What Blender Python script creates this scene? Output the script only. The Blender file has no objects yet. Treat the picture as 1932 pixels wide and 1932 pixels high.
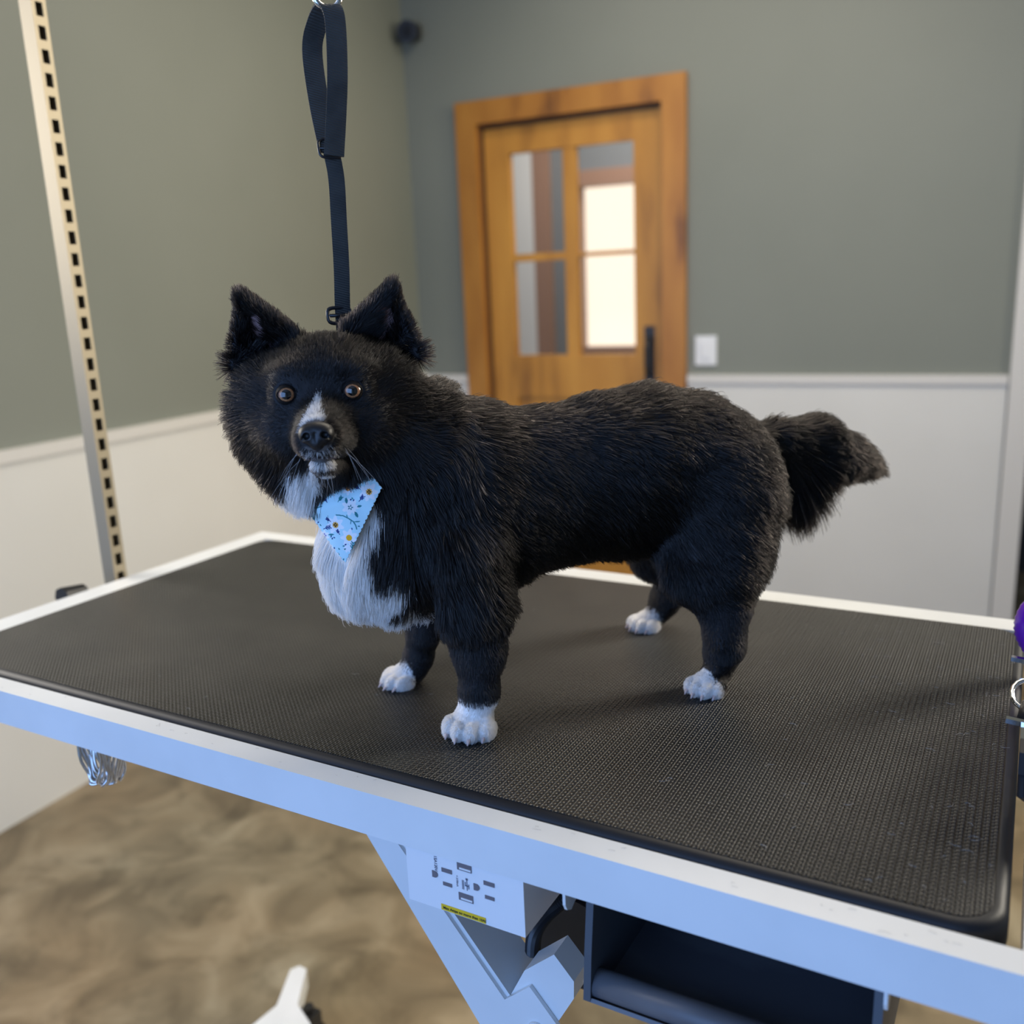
import bpy, bmesh, math, random
import numpy as np
from mathutils import Vector, Matrix

random.seed(7)
rng = np.random.default_rng(11)
SC = bpy.context.scene
COL = SC.collection

# ------------------------------------------------------------------ camera
CAMW = (1.1514, -0.5740, 1.4100)
RC = np.array([[0.87361699, 0.07733753, -0.48042924],
               [0.48488539, -0.22149843, 0.84606418], [0, 0, 0]])
# rows: table x and y axes seen from the camera (x right, y down, z forward)
RC[2] = np.cross(RC[0], RC[1]); RC[2] /= np.linalg.norm(RC[2])
cam_d = bpy.data.cameras.new('camera')
cam = bpy.data.objects.new('camera', cam_d); COL.objects.link(cam)
mw = Matrix.Identity(4)
for i in range(3):
    mw[i][0] = RC[i][0]; mw[i][1] = -RC[i][1]; mw[i][2] = -RC[i][2]; mw[i][3] = CAMW[i]
cam.matrix_world = mw
cam_d.sensor_width = 36.0
cam_d.lens = 1755.96 / 1932 * 36.0
cam_d.clip_start = 0.02
cam_d.dof.use_dof = True
cam_d.dof.focus_distance = 0.81
cam_d.dof.aperture_fstop = 0.0327 / 0.0085
SC.camera = cam

# ------------------------------------------------------------------ light
world = bpy.data.worlds.new('world'); SC.world = world; world.use_nodes = True
wb = world.node_tree.nodes['Background']
wb.inputs[0].default_value = (0.45, 0.68, 1.0, 1); wb.inputs[1].default_value = 0.44

def area(name, loc, target, size, size_y, power, color, spread=180):
    l = bpy.data.lights.new(name, 'AREA'); l.shape = 'RECTANGLE'
    l.size = size; l.size_y = size_y; l.energy = power; l.color = color
    l.spread = math.radians(spread)
    o = bpy.data.objects.new(name, l); COL.objects.link(o)
    o.location = loc
    o.rotation_euler = (Vector(target) - Vector(loc)).to_track_quat('-Z', 'Y').to_euler()
    return o
# daylight through the big open front of the room, behind the photographer
area('front_daylight', (0.2, -2.3, 1.5), (0.5, 0.5, 0.9), 3.4, 2.2, 77, (0.25, 0.46, 1.0))
# ceiling panels
area('ceiling_light_panel', (0.5, 1.5, 2.93), (0.5, 1.5, 0), 1.8, 0.8, 30, (1.0, 0.90, 0.74))
area('ceiling_light_panel', (0.2, 2.4, 2.93), (0.2, 2.4, 0), 2.0, 0.5, 17, (1.0, 0.90, 0.76))
area('hall_fill_light', (-0.6, 4.1, 2.9), (-0.6, 4.1, 0), 1.2, 0.6, 40, (1.0, 0.95, 0.88))  # fill lamp added to brighten the hall behind the panes
# window on the right-hand side lighting the left wall by the corner
area('side_window_light', (2.7, 2.2, 2.1), (-0.2, 1.0, 1.0), 0.9, 1.2, 43, (1.0, 0.92, 0.78), 120)

area('left_window_light', (-1.12, -0.05, 1.75), (0.6, 0.1, 1.15), 0.8, 1.0, 24, (1.0, 0.94, 0.86))

SC.view_settings.view_transform = 'Standard'
SC.view_settings.look = 'None'
SC.view_settings.exposure = 0.0
SC.view_settings.gamma = 1.0
SC.view_settings.use_curve_mapping = False
SC.cycles.max_bounces = 8
SC.cycles.diffuse_bounces = 4
SC.cycles.glossy_bounces = 4
SC.cycles.transmission_bounces = 6
SC.cycles.transparent_max_bounces = 8
SC.cycles.use_denoising = True
SC.cycles.denoising_input_passes = 'RGB_ALBEDO_NORMAL'
SC.cycles.denoising_prefilter = 'ACCURATE'
SC.cycles_curves.shape = 'RIBBONS' if hasattr(SC, 'cycles_curves') else None

# ------------------------------------------------------------------ materials
def mat(name, color=(0.5, 0.5, 0.5), rough=0.5, metal=0.0, spec=0.5, noise=None, bump=None,
        coat=0.0, emit=None, trans=0.0, sheen=0.0, subsurf=0.0):
    m = bpy.data.materials.new(name); m.use_nodes = True
    nt = m.node_tree; b = nt.nodes['Principled BSDF']
    b.inputs['Base Color'].default_value = (*color, 1)
    b.inputs['Roughness'].default_value = rough
    b.inputs['Metallic'].default_value = metal
    b.inputs['Specular IOR Level'].default_value = spec
    b.inputs['Coat Weight'].default_value = coat
    b.inputs['Transmission Weight'].default_value = trans
    b.inputs['Sheen Weight'].default_value = sheen
    tc = nt.nodes.new('ShaderNodeTexCoord')
    if noise:   # (scale, detail, [(pos, color)...], stretch)
        n = nt.nodes.new('ShaderNodeTexNoise'); n.inputs['Scale'].default_value = noise[0]
        n.inputs['Detail'].default_value = noise[1]
        mp = nt.nodes.new('ShaderNodeMapping')
        mp.inputs['Scale'].default_value = noise[3] if len(noise) > 3 else (1, 1, 1)
        nt.links.new(tc.outputs['Object'], mp.inputs[0]); nt.links.new(mp.outputs[0], n.inputs['Vector'])
        r = nt.nodes.new('ShaderNodeValToRGB')
        el = r.color_ramp.elements
        while len(el) < len(noise[2]): el.new(0.5)
        for e, (p, c) in zip(el, noise[2]): e.position = p; e.color = (*c, 1)
        nt.links.new(n.outputs[0], r.inputs[0]); nt.links.new(r.outputs[0], b.inputs['Base Color'])
    if bump:    # (scale, strength, distance)
        n2 = nt.nodes.new('ShaderNodeTexNoise'); n2.inputs['Scale'].default_value = bump[0]
        n2.inputs['Detail'].default_value = 4
        nt.links.new(tc.outputs['Object'], n2.inputs['Vector'])
        bp = nt.nodes.new('ShaderNodeBump'); bp.inputs['Strength'].default_value = bump[1]
        bp.inputs['Distance'].default_value = bump[2]
        nt.links.new(n2.outputs[0], bp.inputs['Height']); nt.links.new(bp.outputs[0], b.inputs['Normal'])
    if emit:
        b.inputs['Emission Color'].default_value = (*emit[:3], 1); b.inputs['Emission Strength'].default_value = emit[3]
    return m

M = {}
M['wall'] = mat('sage_grey_paint', (0.24, 0.25, 0.225), 0.55, noise=(1.1, 3, [(0.3, (0.182, 0.195, 0.160)), (0.7, (0.208, 0.221, 0.184))]), bump=(60, 0.05, 0.002))
M['wainscot'] = mat('white_wainscot', (0.60, 0.59, 0.55), 0.4, noise=(1.4, 3, [(0.3, (0.63, 0.62, 0.57)), (0.7, (0.70, 0.69, 0.64))]))
M['ceiling'] = mat('ceiling_paint', (0.6, 0.6, 0.57), 0.8)
M['cap'] = mat('white_cap_trim', (0.64, 0.62, 0.57), 0.4)
M['wood'] = mat('stained_alder', (0.30, 0.13, 0.03), 0.42,
                noise=(3.2, 6, [(0.28, (0.13, 0.045, 0.008)), (0.45, (0.36, 0.145, 0.020)), (0.75, (0.47, 0.21, 0.032))], (3, 3, 0.7)))
M['wood_door'] = mat('stained_alder_door', (0.36, 0.18, 0.04), 0.42,
                noise=(2.6, 6, [(0.25, (0.20, 0.075, 0.010)), (0.45, (0.48, 0.215, 0.030)), (0.75, (0.60, 0.29, 0.045))], (3, 3, 0.6)))
M['wood_groove'] = mat('dark_jamb_wood', (0.10, 0.04, 0.012), 0.6)  # darker brown wood of the door jamb
M['white_metal'] = mat('white_powder_coat', (0.74, 0.75, 0.74), 0.38, noise=(9, 3, [(0.35, (0.70, 0.71, 0.70)), (0.65, (0.76, 0.77, 0.76))]), bump=(260, 0.04, 0.0005))
M['white_plastic'] = mat('white_plastic', (0.76, 0.77, 0.77), 0.35)
M['outlet'] = mat('outlet_white_plastic', (0.80, 0.80, 0.80), 0.3)
M['slot'] = mat('socket_dark', (0.16, 0.14, 0.15), 0.5)
M['steel'] = mat('brushed_steel', (0.62, 0.60, 0.57), 0.28, metal=1.0)
M['brass_steel'] = mat('zinc_plated_steel', (0.40, 0.35, 0.26), 0.6, metal=1.0)
M['chrome'] = mat('chrome', (0.8, 0.79, 0.78), 0.1, metal=1.0)
M['black_plastic'] = mat('black_plastic', (0.012, 0.012, 0.014), 0.35)
M['black_rubber'] = mat('black_rubber', (0.010, 0.011, 0.014), 0.46, spec=0.35)
M['tray'] = mat('charcoal_plastic', (0.05, 0.055, 0.07), 0.42, noise=(7, 6, [(0.45, (0.085, 0.088, 0.10)), (0.75, (0.15, 0.155, 0.165))], (1, 3, 1)), bump=(90, 0.12, 0.001))
M['tray_rim'] = mat('charcoal_plastic_rim', (0.07, 0.08, 0.095), 0.45, bump=(300, 0.1, 0.0006))
M['yellow'] = mat('yellow_sticker', (0.78, 0.52, 0.02), 0.4)
M['ink'] = mat('black_ink', (0.02, 0.02, 0.02), 0.6)
M['grey_ink'] = mat('grey_ink', (0.16, 0.17, 0.22), 0.6)
M['purple'] = mat('purple_plastic', (0.16, 0.015, 0.42), 0.22)
M['hall_wall'] = mat('hall_grey_paint', (0.20, 0.21, 0.22), 0.6)
M['hall_white'] = mat('hall_white_paint', (0.75, 0.74, 0.72), 0.5)
M['hall_trim'] = mat('hall_brown_trim', (0.34, 0.20, 0.14), 0.5)
M['dark'] = mat('painted_room_darkness', (0.03, 0.026, 0.024), 0.5)  # near-black colour standing in for the unlit room past the doorway
M['brownwood'] = mat('dark_brown_wood', (0.10, 0.055, 0.03), 0.5)
M['bright'] = mat('glowing_backdrop', (0.8, 0.7, 0.58), 0.7, emit=(1.0, 0.84, 0.66, 1.1))  # emission makes the surface glow in place of daylight outdoors

def floor_material():
    m = bpy.data.materials.new('stained_concrete'); m.use_nodes = True
    nt = m.node_tree; b = nt.nodes['Principled BSDF']
    tc = nt.nodes.new('ShaderNodeTexCoord')
    def noise(scale, detail, dist=0.0):
        n = nt.nodes.new('ShaderNodeTexNoise'); n.inputs['Scale'].default_value = scale
        n.inputs['Detail'].default_value = detail; n.inputs['Distortion'].default_value = dist
        nt.links.new(tc.outputs['Object'], n.inputs['Vector']); return n
    n1 = noise(4.6, 8, 0.9); r1 = nt.nodes.new('ShaderNodeValToRGB')
    el = r1.color_ramp.elements
    el.new(0.5)
    for e, (p, c) in zip(el, [(0.34, (0.115, 0.090, 0.054)), (0.52, (0.205, 0.166, 0.105)), (0.68, (0.29, 0.245, 0.168))]):
        e.position = p; e.color = (*c, 1)
    nt.links.new(n1.outputs[0], r1.inputs[0])
    n2 = noise(7.5, 5, 0.3); r2 = nt.nodes.new('ShaderNodeValToRGB')
    r2.color_ramp.elements[0].position = 0.30; r2.color_ramp.elements[0].color = (0.60, 0.59, 0.56, 1)
    r2.color_ramp.elements[1].position = 0.48; r2.color_ramp.elements[1].color = (1, 1, 1, 1)
    nt.links.new(n2.outputs[0], r2.inputs[0])
    mx = nt.nodes.new('ShaderNodeMix'); mx.data_type = 'RGBA'; mx.blend_type = 'MULTIPLY'; mx.inputs[0].default_value = 1
    nt.links.new(r1.outputs[0], mx.inputs[6]); nt.links.new(r2.outputs[0], mx.inputs[7])
    n3 = noise(1.6, 3); r3 = nt.nodes.new('ShaderNodeValToRGB')
    r3.color_ramp.elements[0].position = 0.4; r3.color_ramp.elements[0].color = (1.0, 1.0, 0.95, 1)
    r3.color_ramp.elements[1].position = 0.65; r3.color_ramp.elements[1].color = (1.08, 0.95, 0.80, 1)
    nt.links.new(n3.outputs[0], r3.inputs[0])
    m2 = nt.nodes.new('ShaderNodeMix'); m2.data_type = 'RGBA'; m2.blend_type = 'MULTIPLY'; m2.inputs[0].default_value = 1
    nt.links.new(mx.outputs[2], m2.inputs[6]); nt.links.new(r3.outputs[0], m2.inputs[7])
    nt.links.new(m2.outputs[2], b.inputs['Base Color'])
    b.inputs['Roughness'].default_value = 0.45
    return m
M['floor'] = floor_material()

def table_mat_material(xmax, ymax):
    """ribbed rubber top: rows of small pips with thin grooves between the rows"""
    m = bpy.data.materials.new('pebbled_black_rubber'); m.use_nodes = True
    nt = m.node_tree; b = nt.nodes['Principled BSDF']; N = nt.nodes; K = nt.links
    tc = N.new('ShaderNodeTexCoord'); sx = N.new('ShaderNodeSeparateXYZ'); K.new(tc.outputs['Object'], sx.inputs[0])
    def mth(op, a, bb=None, c=None):
        n = N.new('ShaderNodeMath'); n.operation = op
        for i, v in enumerate((a, bb, c)):
            if v is None: continue
            if isinstance(v, (int, float)): n.inputs[i].default_value = v
            else: K.new(v, n.inputs[i])
        return n.outputs[0]
    X, Y = sx.outputs[0], sx.outputs[1]
    px, py = 0.0056, 0.0048
    fx = mth('MULTIPLY', X, 2 * math.pi / px)
    fy = mth('MULTIPLY', Y, 2 * math.pi / py)
    sy = mth('SINE', fy)
    sx1 = mth('SINE', fx)
    # pips: product of raised sines, shifted half a step every other half row
    shift = mth('MULTIPLY', mth('SINE', mth('MULTIPLY', fx, 1.0)), 1.3)
    pip = mth('POWER', mth('MAXIMUM', mth('MULTIPLY', mth('ADD', mth('ABSOLUTE', sx1), 0.0), mth('MULTIPLY', mth('ADD', mth('SINE', mth('ADD', fy, shift)), 1.0), 0.5)), 0.0), 1.2)
    groove = mth('MULTIPLY', mth('POWER', mth('MULTIPLY', mth('ADD', mth('COSINE', fx), 1.0), 0.5), 14.0), 0.55)
    h = mth('SUBTRACT', pip, groove)
    bp = N.new('ShaderNodeBump'); bp.inputs['Strength'].default_value = 0.9; bp.inputs['Distance'].default_value = 0.0016
    K.new(h, bp.inputs['Height']); K.new(bp.outputs[0], b.inputs['Normal'])
    n = N.new('ShaderNodeTexNoise'); n.inputs['Scale'].default_value = 14; n.inputs['Detail'].default_value = 6
    K.new(tc.outputs['Object'], n.inputs['Vector'])
    r = N.new('ShaderNodeValToRGB')
    r.color_ramp.elements[0].position = 0.35; r.color_ramp.elements[0].color = (0.010, 0.010, 0.0095, 1)
    r.color_ramp.elements[1].position = 0.75; r.color_ramp.elements[1].color = (0.027, 0.026, 0.023, 1)
    K.new(n.outputs[0], r.inputs[0])
    K.new(r.outputs[0], b.inputs['Base Color'])
    b.inputs['Roughness'].default_value = 0.34
    b.inputs['Specular IOR Level'].default_value = 0.46
    return m

# ------------------------------------------------------------------ mesh helpers
def link(name, me, m=None, parent=None, smooth=False):
    o = bpy.data.objects.new(name, me); COL.objects.link(o)
    if m is not None: me.materials.append(m)
    if parent is not None: o.parent = parent
    if smooth:
        me.polygons.foreach_set('use_smooth', [True] * len(me.polygons))
    return o

def obj(name, bm, m=None, parent=None, smooth=False, bevel=0.0, seg=2):
    if bevel:
        es = [e for e in bm.edges if len(e.link_faces) == 2 and e.calc_face_angle(0) > 0.6]
        bmesh.ops.bevel(bm, geom=es, offset=bevel, segments=seg, profile=0.6, affect='EDGES', clamp_overlap=True)
    bmesh.ops.recalc_face_normals(bm, faces=bm.faces)
    me = bpy.data.meshes.new(name); bm.to_mesh(me); bm.free()
    return link(name, me, m, parent, smooth)

def empty(name, loc, rz=0.0):
    o = bpy.data.objects.new(name, None); COL.objects.link(o); o.location = loc; o.rotation_euler = (0, 0, rz)
    o.empty_display_size = 0.05
    return o

def tag(o, label=None, cat=None, group=None, kind=None):
    if label: o['label'] = label
    if cat: o['category'] = cat
    if group: o['group'] = group
    if kind: o['kind'] = kind
    return o

def bx(bm, x0, x1, y0, y1, z0, z1, mx=None):
    vs = [bm.verts.new(p) for p in [(x0, y0, z0), (x1, y0, z0), (x1, y1, z0), (x0, y1, z0),
                                    (x0, y0, z1), (x1, y0, z1), (x1, y1, z1), (x0, y1, z1)]]
    if mx is not None:
        for v in vs: v.co = mx @ v.co
    for f in [(0, 3, 2, 1), (4, 5, 6, 7), (0, 1, 5, 4), (1, 2, 6, 5), (2, 3, 7, 6), (3, 0, 4, 7)]:
        bm.faces.new([vs[i] for i in f])

def box(name, x0, x1, y0, y1, z0, z1, m, parent=None, bevel=0.0, seg=2, mx=None):
    bm = bmesh.new(); bx(bm, x0, x1, y0, y1, z0, z1, mx)
    return obj(name, bm, m, parent, bevel=bevel, seg=seg)

def prism(bm, pts, axis, a0, a1, mx=None):
    """extrude a 2D outline along an axis ('x','y','z')"""
    def P(p, a):
        v = {'x': (a, p[0], p[1]), 'y': (p[0], a, p[1]), 'z': (p[0], p[1], a)}[axis]
        v = Vector(v); return mx @ v if mx is not None else v
    A = [bm.verts.new(P(p, a0)) for p in pts]; B = [bm.verts.new(P(p, a1)) for p in pts]
    n = len(pts)
    bm.faces.new(A[::-1]); bm.faces.new(B)
    for i in range(n): bm.faces.new([A[i], A[(i + 1) % n], B[(i + 1) % n], B[i]])

def tube(bm, pts, r, n=10, closed=False, cap=True):
    """swept round tube; r is a number or a list of radii"""
    pts = [Vector(p) for p in pts]; rings = []
    up = None
    for i, p in enumerate(pts):
        if closed: t = pts[(i + 1) % len(pts)] - pts[i - 1]
        else: t = pts[min(i + 1, len(pts) - 1)] - pts[max(i - 1, 0)]
        t.normalize()
        if up is None:
            up = Vector((0, 0, 1)) if abs(t.z) < 0.9 else Vector((1, 0, 0))
        a = up - t * up.dot(t); a.normalize(); b2 = t.cross(a); up = a
        rr = r[i] if isinstance(r, (list, tuple)) else r
        rings.append([bm.verts.new(p + (a * math.cos(2 * math.pi * k / n) + b2 * math.sin(2 * math.pi * k / n)) * rr) for k in range(n)])
    m_ = len(rings)
    for i in range(m_ if closed else m_ - 1):
        A, B = rings[i], rings[(i + 1) % m_]
        for k in range(n): bm.faces.new([A[k], A[(k + 1) % n], B[(k + 1) % n], B[k]])
    if not closed and cap:
        bm.faces.new(rings[0][::-1]); bm.faces.new(rings[-1])

def cyl(bm, p0, p1, r0, r1=None, n=24):
    tube(bm, [p0, p1], [r0, r0 if r1 is None else r1], n)

def ribbon(bm, centers, sides, normals, half, th):
    """flat strap swept through centres, with a width direction and a normal at each"""
    rings = []
    for c, s, nn in zip(centers, sides, normals):
        c, s, nn = Vector(c), Vector(s).normalized(), Vector(nn).normalized()
        rings.append([bm.verts.new(c + s * half * a + nn * th * b_) for a, b_ in
                      [(-1, -.5), (-.6, -.62), (.6, -.62), (1, -.5), (1, .5), (.6, .62), (-.6, .62), (-1, .5)]])
    for A, B in zip(rings, rings[1:]):
        for k in range(8): bm.faces.new([A[k], A[(k + 1) % 8], B[(k + 1) % 8], B[k]])
    bm.faces.new(rings[0][::-1]); bm.faces.new(rings[-1])

# ------------------------------------------------------------------ room shell
WROT = math.atan2(0.0628, 0.998)             # the walls stand a few degrees off the table
RW = Matrix.Rotation(WROT, 4, 'Z')
CU, CN = 1.1131, -0.6452                     # camera in wall axes
WU0 = -1.235                                 # left wall (inner face)
WN1 = CN + 3.9                               # back wall (inner face)
WU1 = 3.0; WN0 = -2.6; HT = 3.0
WAIN = 1.045
def wbox(name, x0, x1, y0, y1, z0, z1, m, parent=None, bevel=0.0):
    return box(name, x0, x1, y0, y1, z0, z1, m, parent, bevel, mx=RW)
def struct(o): o['kind'] = 'structure'; return o

struct(wbox('floor', -2.2, WU1 + 0.1, WN0 - 0.1, WN1 + 3.2, -0.1, 0.0, M['floor']))
struct(wbox('ceiling', WU0 - 0.1, WU1 + 0.1, WN0 - 0.1, WN1 + 0.12, HT, HT + 0.1, M['ceiling']))
wl = struct(wbox('wall_left', WU0 - 0.1, WU0, WN0, WN1 + 0.12, 0, HT, M['wall']))
# door opening in the back wall
D0, D1, DT = -0.885, -0.025, 2.135
DOP0, DOP1 = 1.345, 2.3       # open doorway at the right end
bm = bmesh.new()
bx(bm, WU0, D0, WN1, WN1 + 0.12, 0, HT, RW)
bx(bm, D0, D1, WN1, WN1 + 0.12, DT, HT, RW)
bx(bm, D1, DOP0, WN1, WN1 + 0.12, 0, HT, RW)
bx(bm, DOP0, DOP1, WN1, WN1 + 0.12, 2.1, HT, RW)
bx(bm, DOP1, WU1 + 0.1, WN1, WN1 + 0.12, 0, HT, RW)
struct(obj('wall_back', bm, M['wall']))
struct(wbox('wall_right', WU1, WU1 + 0.1, WN0, WN1, 0, HT, M['wall']))
bm = bmesh.new()      # front wall: a wide open bay with piers and a lintel
bx(bm, WU0, WU0 + 0.25, WN0 - 0.1, WN0, 0, HT, RW); bx(bm, 2.6, WU1, WN0 - 0.1, WN0, 0, HT, RW)
bx(bm, WU0 + 0.25, 2.6, WN0 - 0.1, WN0, 2.7, HT, RW)
struct(obj('wall_front', bm, M['wall']))
# white wainscot panels with a slim cap
struct(wbox('trim_1', WU0, WU0 + 0.012, WN0, WN1, 0, WAIN - 0.02, M['wainscot']))
struct(wbox('trim_2', WU0, WU0 + 0.022, WN0, WN1, WAIN - 0.035, WAIN, M['cap'], bevel=0.004))
struct(wbox('trim_3', 0.07, 1.27, WN1 - 0.012, WN1, 0, WAIN - 0.03, M['wainscot']))
struct(wbox('trim_4', 0.07, 1.27, WN1 - 0.022, WN1, WAIN - 0.045, WAIN - 0.01, M['cap'], bevel=0.004))
struct(wbox('trim_5', WU0 + 0.022, D0 - 0.095, WN1 - 0.012, WN1, 0, WAIN - 0.03, M['wainscot']))
struct(wbox('trim_6', WU0 + 0.022, D0 - 0.095, WN1 - 0.022, WN1, WAIN - 0.045, WAIN - 0.01, M['cap'], bevel=0.004))
# doorway casing at the right end of the back wall
bm = bmesh.new()
bx(bm, 1.275, 1.35, WN1 - 0.02, WN1 + 0.13, 0, 2.17, RW); bx(bm, DOP1 - 0.005, DOP1 + 0.07, WN1 - 0.02, WN1 + 0.13, 0, 2.17, RW)
bx(bm, 1.35, DOP1 - 0.005, WN1 - 0.02, WN1 + 0.13, 2.095, 2.17, RW)
struct(obj('trim_7', bm, M['cap']))

# timber door with a four-pane window
dr = empty('door_1', RW @ Vector((D0, WN1, 0)), WROT); dr['kind'] = 'structure'
W_ = D1 - D0
bm = bmesh.new()
bx(bm, -0.088, 0.012, -0.03, 0.0, 0, DT + 0.085); bx(bm, W_ - 0.012, W_ + 0.088, -0.03, 0.0, 0, DT + 0.085)
bx(bm, 0.012, W_ - 0.012, -0.03, 0.0, DT - 0.012, DT + 0.085)
obj('door_casing', bm, M['wood'], dr, bevel=0.004)
bm = bmesh.new()
bx(bm, 0.0, 0.022, 0.0, 0.12, 0, DT); bx(bm, W_ - 0.022, W_, 0.0, 0.12, 0, DT); bx(bm, 0.022, W_ - 0.022, 0.0, 0.12, DT - 0.022, DT)
obj('door_jamb', bm, M['wood_groove'], dr)
x0, x1 = 0.026, W_ - 0.026; gz0, gz1 = 1.12, 1.995; gx0, gx1 = x0 + 0.118, x1 - 0.118; mid = (gx0 + gx1) / 2 - 0.003
bm = bmesh.new()
ya, yb = 0.018, 0.058
bx(bm, x0, gx0, ya, yb, 0.008, DT - 0.03); bx(bm, gx1, x1, ya, yb, 0.008, DT - 0.03)
bx(bm, gx0, gx1, ya, yb, gz1, DT - 0.03); bx(bm, gx0, gx1, ya, yb, 0.93, gz0); bx(bm, gx0, gx1, ya, yb, 0.008, 0.22)
bx(bm, gx0, gx1, ya + 0.012, yb - 0.008, 0.22, 0.93)
obj('door_leaf', bm, M['wood_door'], dr, bevel=0.003)
bm = bmesh.new()
bx(bm, mid - 0.03, mid + 0.03, ya + 0.004, yb - 0.004, gz0, gz1)
bx(bm, gx0, mid - 0.03, ya + 0.004, yb - 0.004, 1.535, 1.568); bx(bm, mid + 0.03, gx1, ya + 0.004, yb - 0.004, 1.543, 1.56)
obj('glazing_bar', bm, M['wood_door'], dr, bevel=0.004)
glass = mat('pane_glass', (1, 1, 1), 0.02, trans=1.0); glass.node_tree.nodes['Principled BSDF'].inputs['IOR'].default_value = 1.02
for (a, b_, c, d) in [(gx0, mid - 0.03, gz0, 1.535), (mid + 0.03, gx1, gz0, 1.543), (gx0, mid - 0.03, 1.568, gz1), (mid + 0.03, gx1, 1.56, gz1)]:
    box('glass_pane', a, b_, 0.036, 0.040, c, d, glass, dr)
bm = bmesh.new()
bx(bm, x1 - 0.075, x1 - 0.03, ya - 0.006, ya, 1.0, 1.24)
tube(bm, [(x1 - 0.052, ya - 0.006, 1.03), (x1 - 0.052, ya - 0.045, 1.035), (x1 - 0.052, ya - 0.055, 1.07), (x1 - 0.052, ya - 0.055, 1.15), (x1 - 0.052, ya - 0.045, 1.185), (x1 - 0.052, ya - 0.006, 1.19)], 0.009)
obj('door_handle', bm, M['black_plastic'], dr, bevel=0.0)

# the room seen through the door panes
HN = CN + 5.6
bm = bmesh.new()
bx(bm, -2.2, -1.085, HN, HN + 0.1, 0, HT, RW); bx(bm, -0.50, 1.2, HN, HN + 0.1, 0, HT, RW)
bx(bm, -1.085, -0.50, HN, HN + 0.1, 2.02, HT, RW); bx(bm, -1.085, -0.50, HN, HN + 0.1, 0, 1.03, RW)
struct(obj('wall_hall', bm, M['hall_wall']))
bm = bmesh.new()
bx(bm, -1.13, -1.075, HN - 0.03, HN + 0.11, 1.0, 2.10, RW); bx(bm, -0.52, -0.44, HN - 0.03, HN + 0.11, 1.0, 2.10, RW)
bx(bm, -1.075, -0.52, HN - 0.03, HN + 0.11, 2.01, 2.10, RW); bx(bm, -1.075, -0.52, HN - 0.03, HN + 0.11, 0.96, 1.045, RW)
w1 = struct(obj('window_1', bm, M['hall_trim']))
tag(w1, 'brown framed window in the hall beyond the door')
struct(wbox('trim_8', -1.56, -1.36, HN - 0.05, HN, 0, 2.35, M['hall_white']))
struct(wbox('trim_9', -1.36, -1.255, HN - 0.05, HN, 0, 2.35, M['hall_trim']))
struct(wbox('wall_hall_left', -2.2, -2.1, WN1 + 0.12, HN, 0, HT, M['hall_wall']))
struct(wbox('wall_hall_right', 1.1, 1.2, WN1 + 0.12, HN, 0, HT, M['hall_wall']))
struct(wbox('ceiling_hall', -2.2, 1.2, WN1 + 0.12, HN + 0.1, HT, HT + 0.1, M['ceiling']))
yard = struct(wbox('wall_yard_glow', -2.2, 0.6, HN + 0.9, HN + 1.0, 0, 2.9, M['bright']))  # glowing backdrop standing in for the bright outdoors
# room behind the open doorway at the right, its darkness painted on the wall
struct(wbox('wall_store', 1.2, WU1 + 0.1, WN1 + 1.0, WN1 + 1.1, 0, HT, M['dark']))
struct(wbox('wall_store_left', 1.2, 1.25, WN1 + 0.13, WN1 + 1.0, 0, HT, M['hall_wall']))

# wall switch, small black camera
sw = empty('light_switch', RW @ Vector((0.145, WN1, 1.135)), WROT)
tag(sw, 'white light switch plate on the grey wall right of the wooden door', 'light switch')
box('switch_plate', -0.044, 0.044, -0.008, 0.0, -0.06, 0.06, M['white_plastic'], sw, bevel=0.003)
box('rocker', -0.018, 0.018, -0.013, -0.007, -0.034, 0.034, M['white_plastic'], sw, bevel=0.002)
cm = empty('security_camera', RW @ Vector((-1.165, WN1, 2.535)), WROT)
tag(cm, 'small black security camera high in the wall corner', 'camera')
box('mount', -0.03, 0.03, -0.02, 0.0, -0.03, 0.03, M['black_plastic'], cm, bevel=0.004)
bm = bmesh.new(); cyl(bm, (0, -0.02, 0), (0.015, -0.10, -0.012), 0.04, 0.044); obj('camera_body', bm, M['black_plastic'], cm, bevel=0.004)
bm = bmesh.new(); cyl(bm, (0.015, -0.098, -0.012), (0.016, -0.106, -0.013), 0.026, 0.022); obj('lens', bm, M['black_rubber'], cm)

# ------------------------------------------------------------------ grooming table
ZT = 1.01
TX, TY = 1.1636, 0.5794
gt = empty('grooming_table', (0, 0, 0))
tag(gt, 'electric grooming table with black pebbled rubber top and white metal frame', 'grooming table')

def rounded_rect(x0, x1, y0, y1, r, n=8):
    pts = []
    for cx, cy, a0 in [(x1 - r, y1 - r, 0), (x0 + r, y1 - r, 90), (x0 + r, y0 + r, 180), (x1 - r, y0 + r, 270)]:
        for k in range(n + 1):
            a = math.radians(a0 + 90 * k / n); pts.append((cx + r * math.cos(a), cy + r * math.sin(a)))
    return pts
bm = bmesh.new()
rings = []
for inset, z in [(0.0015, ZT - 0.028), (0.0, ZT - 0.024), (0.0, ZT - 0.009), (0.001, ZT - 0.005), (0.003, ZT - 0.002), (0.006, ZT - 0.0006), (0.009, ZT)]:
    rings.append([bm.verts.new((x, y, z)) for x, y in rounded_rect(inset, TX - inset, inset, TY - inset, 0.034 - inset)])
for A, B in zip(rings, rings[1:]):
    for k in range(len(A)): bm.faces.new([A[k], A[(k + 1) % len(A)], B[(k + 1) % len(A)], B[k]])
bm.faces.new(rings[0][::-1]); bm.faces.new(rings[-1])
tt = obj('tabletop', bm, M['black_rubber'], gt, smooth=False)
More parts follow.
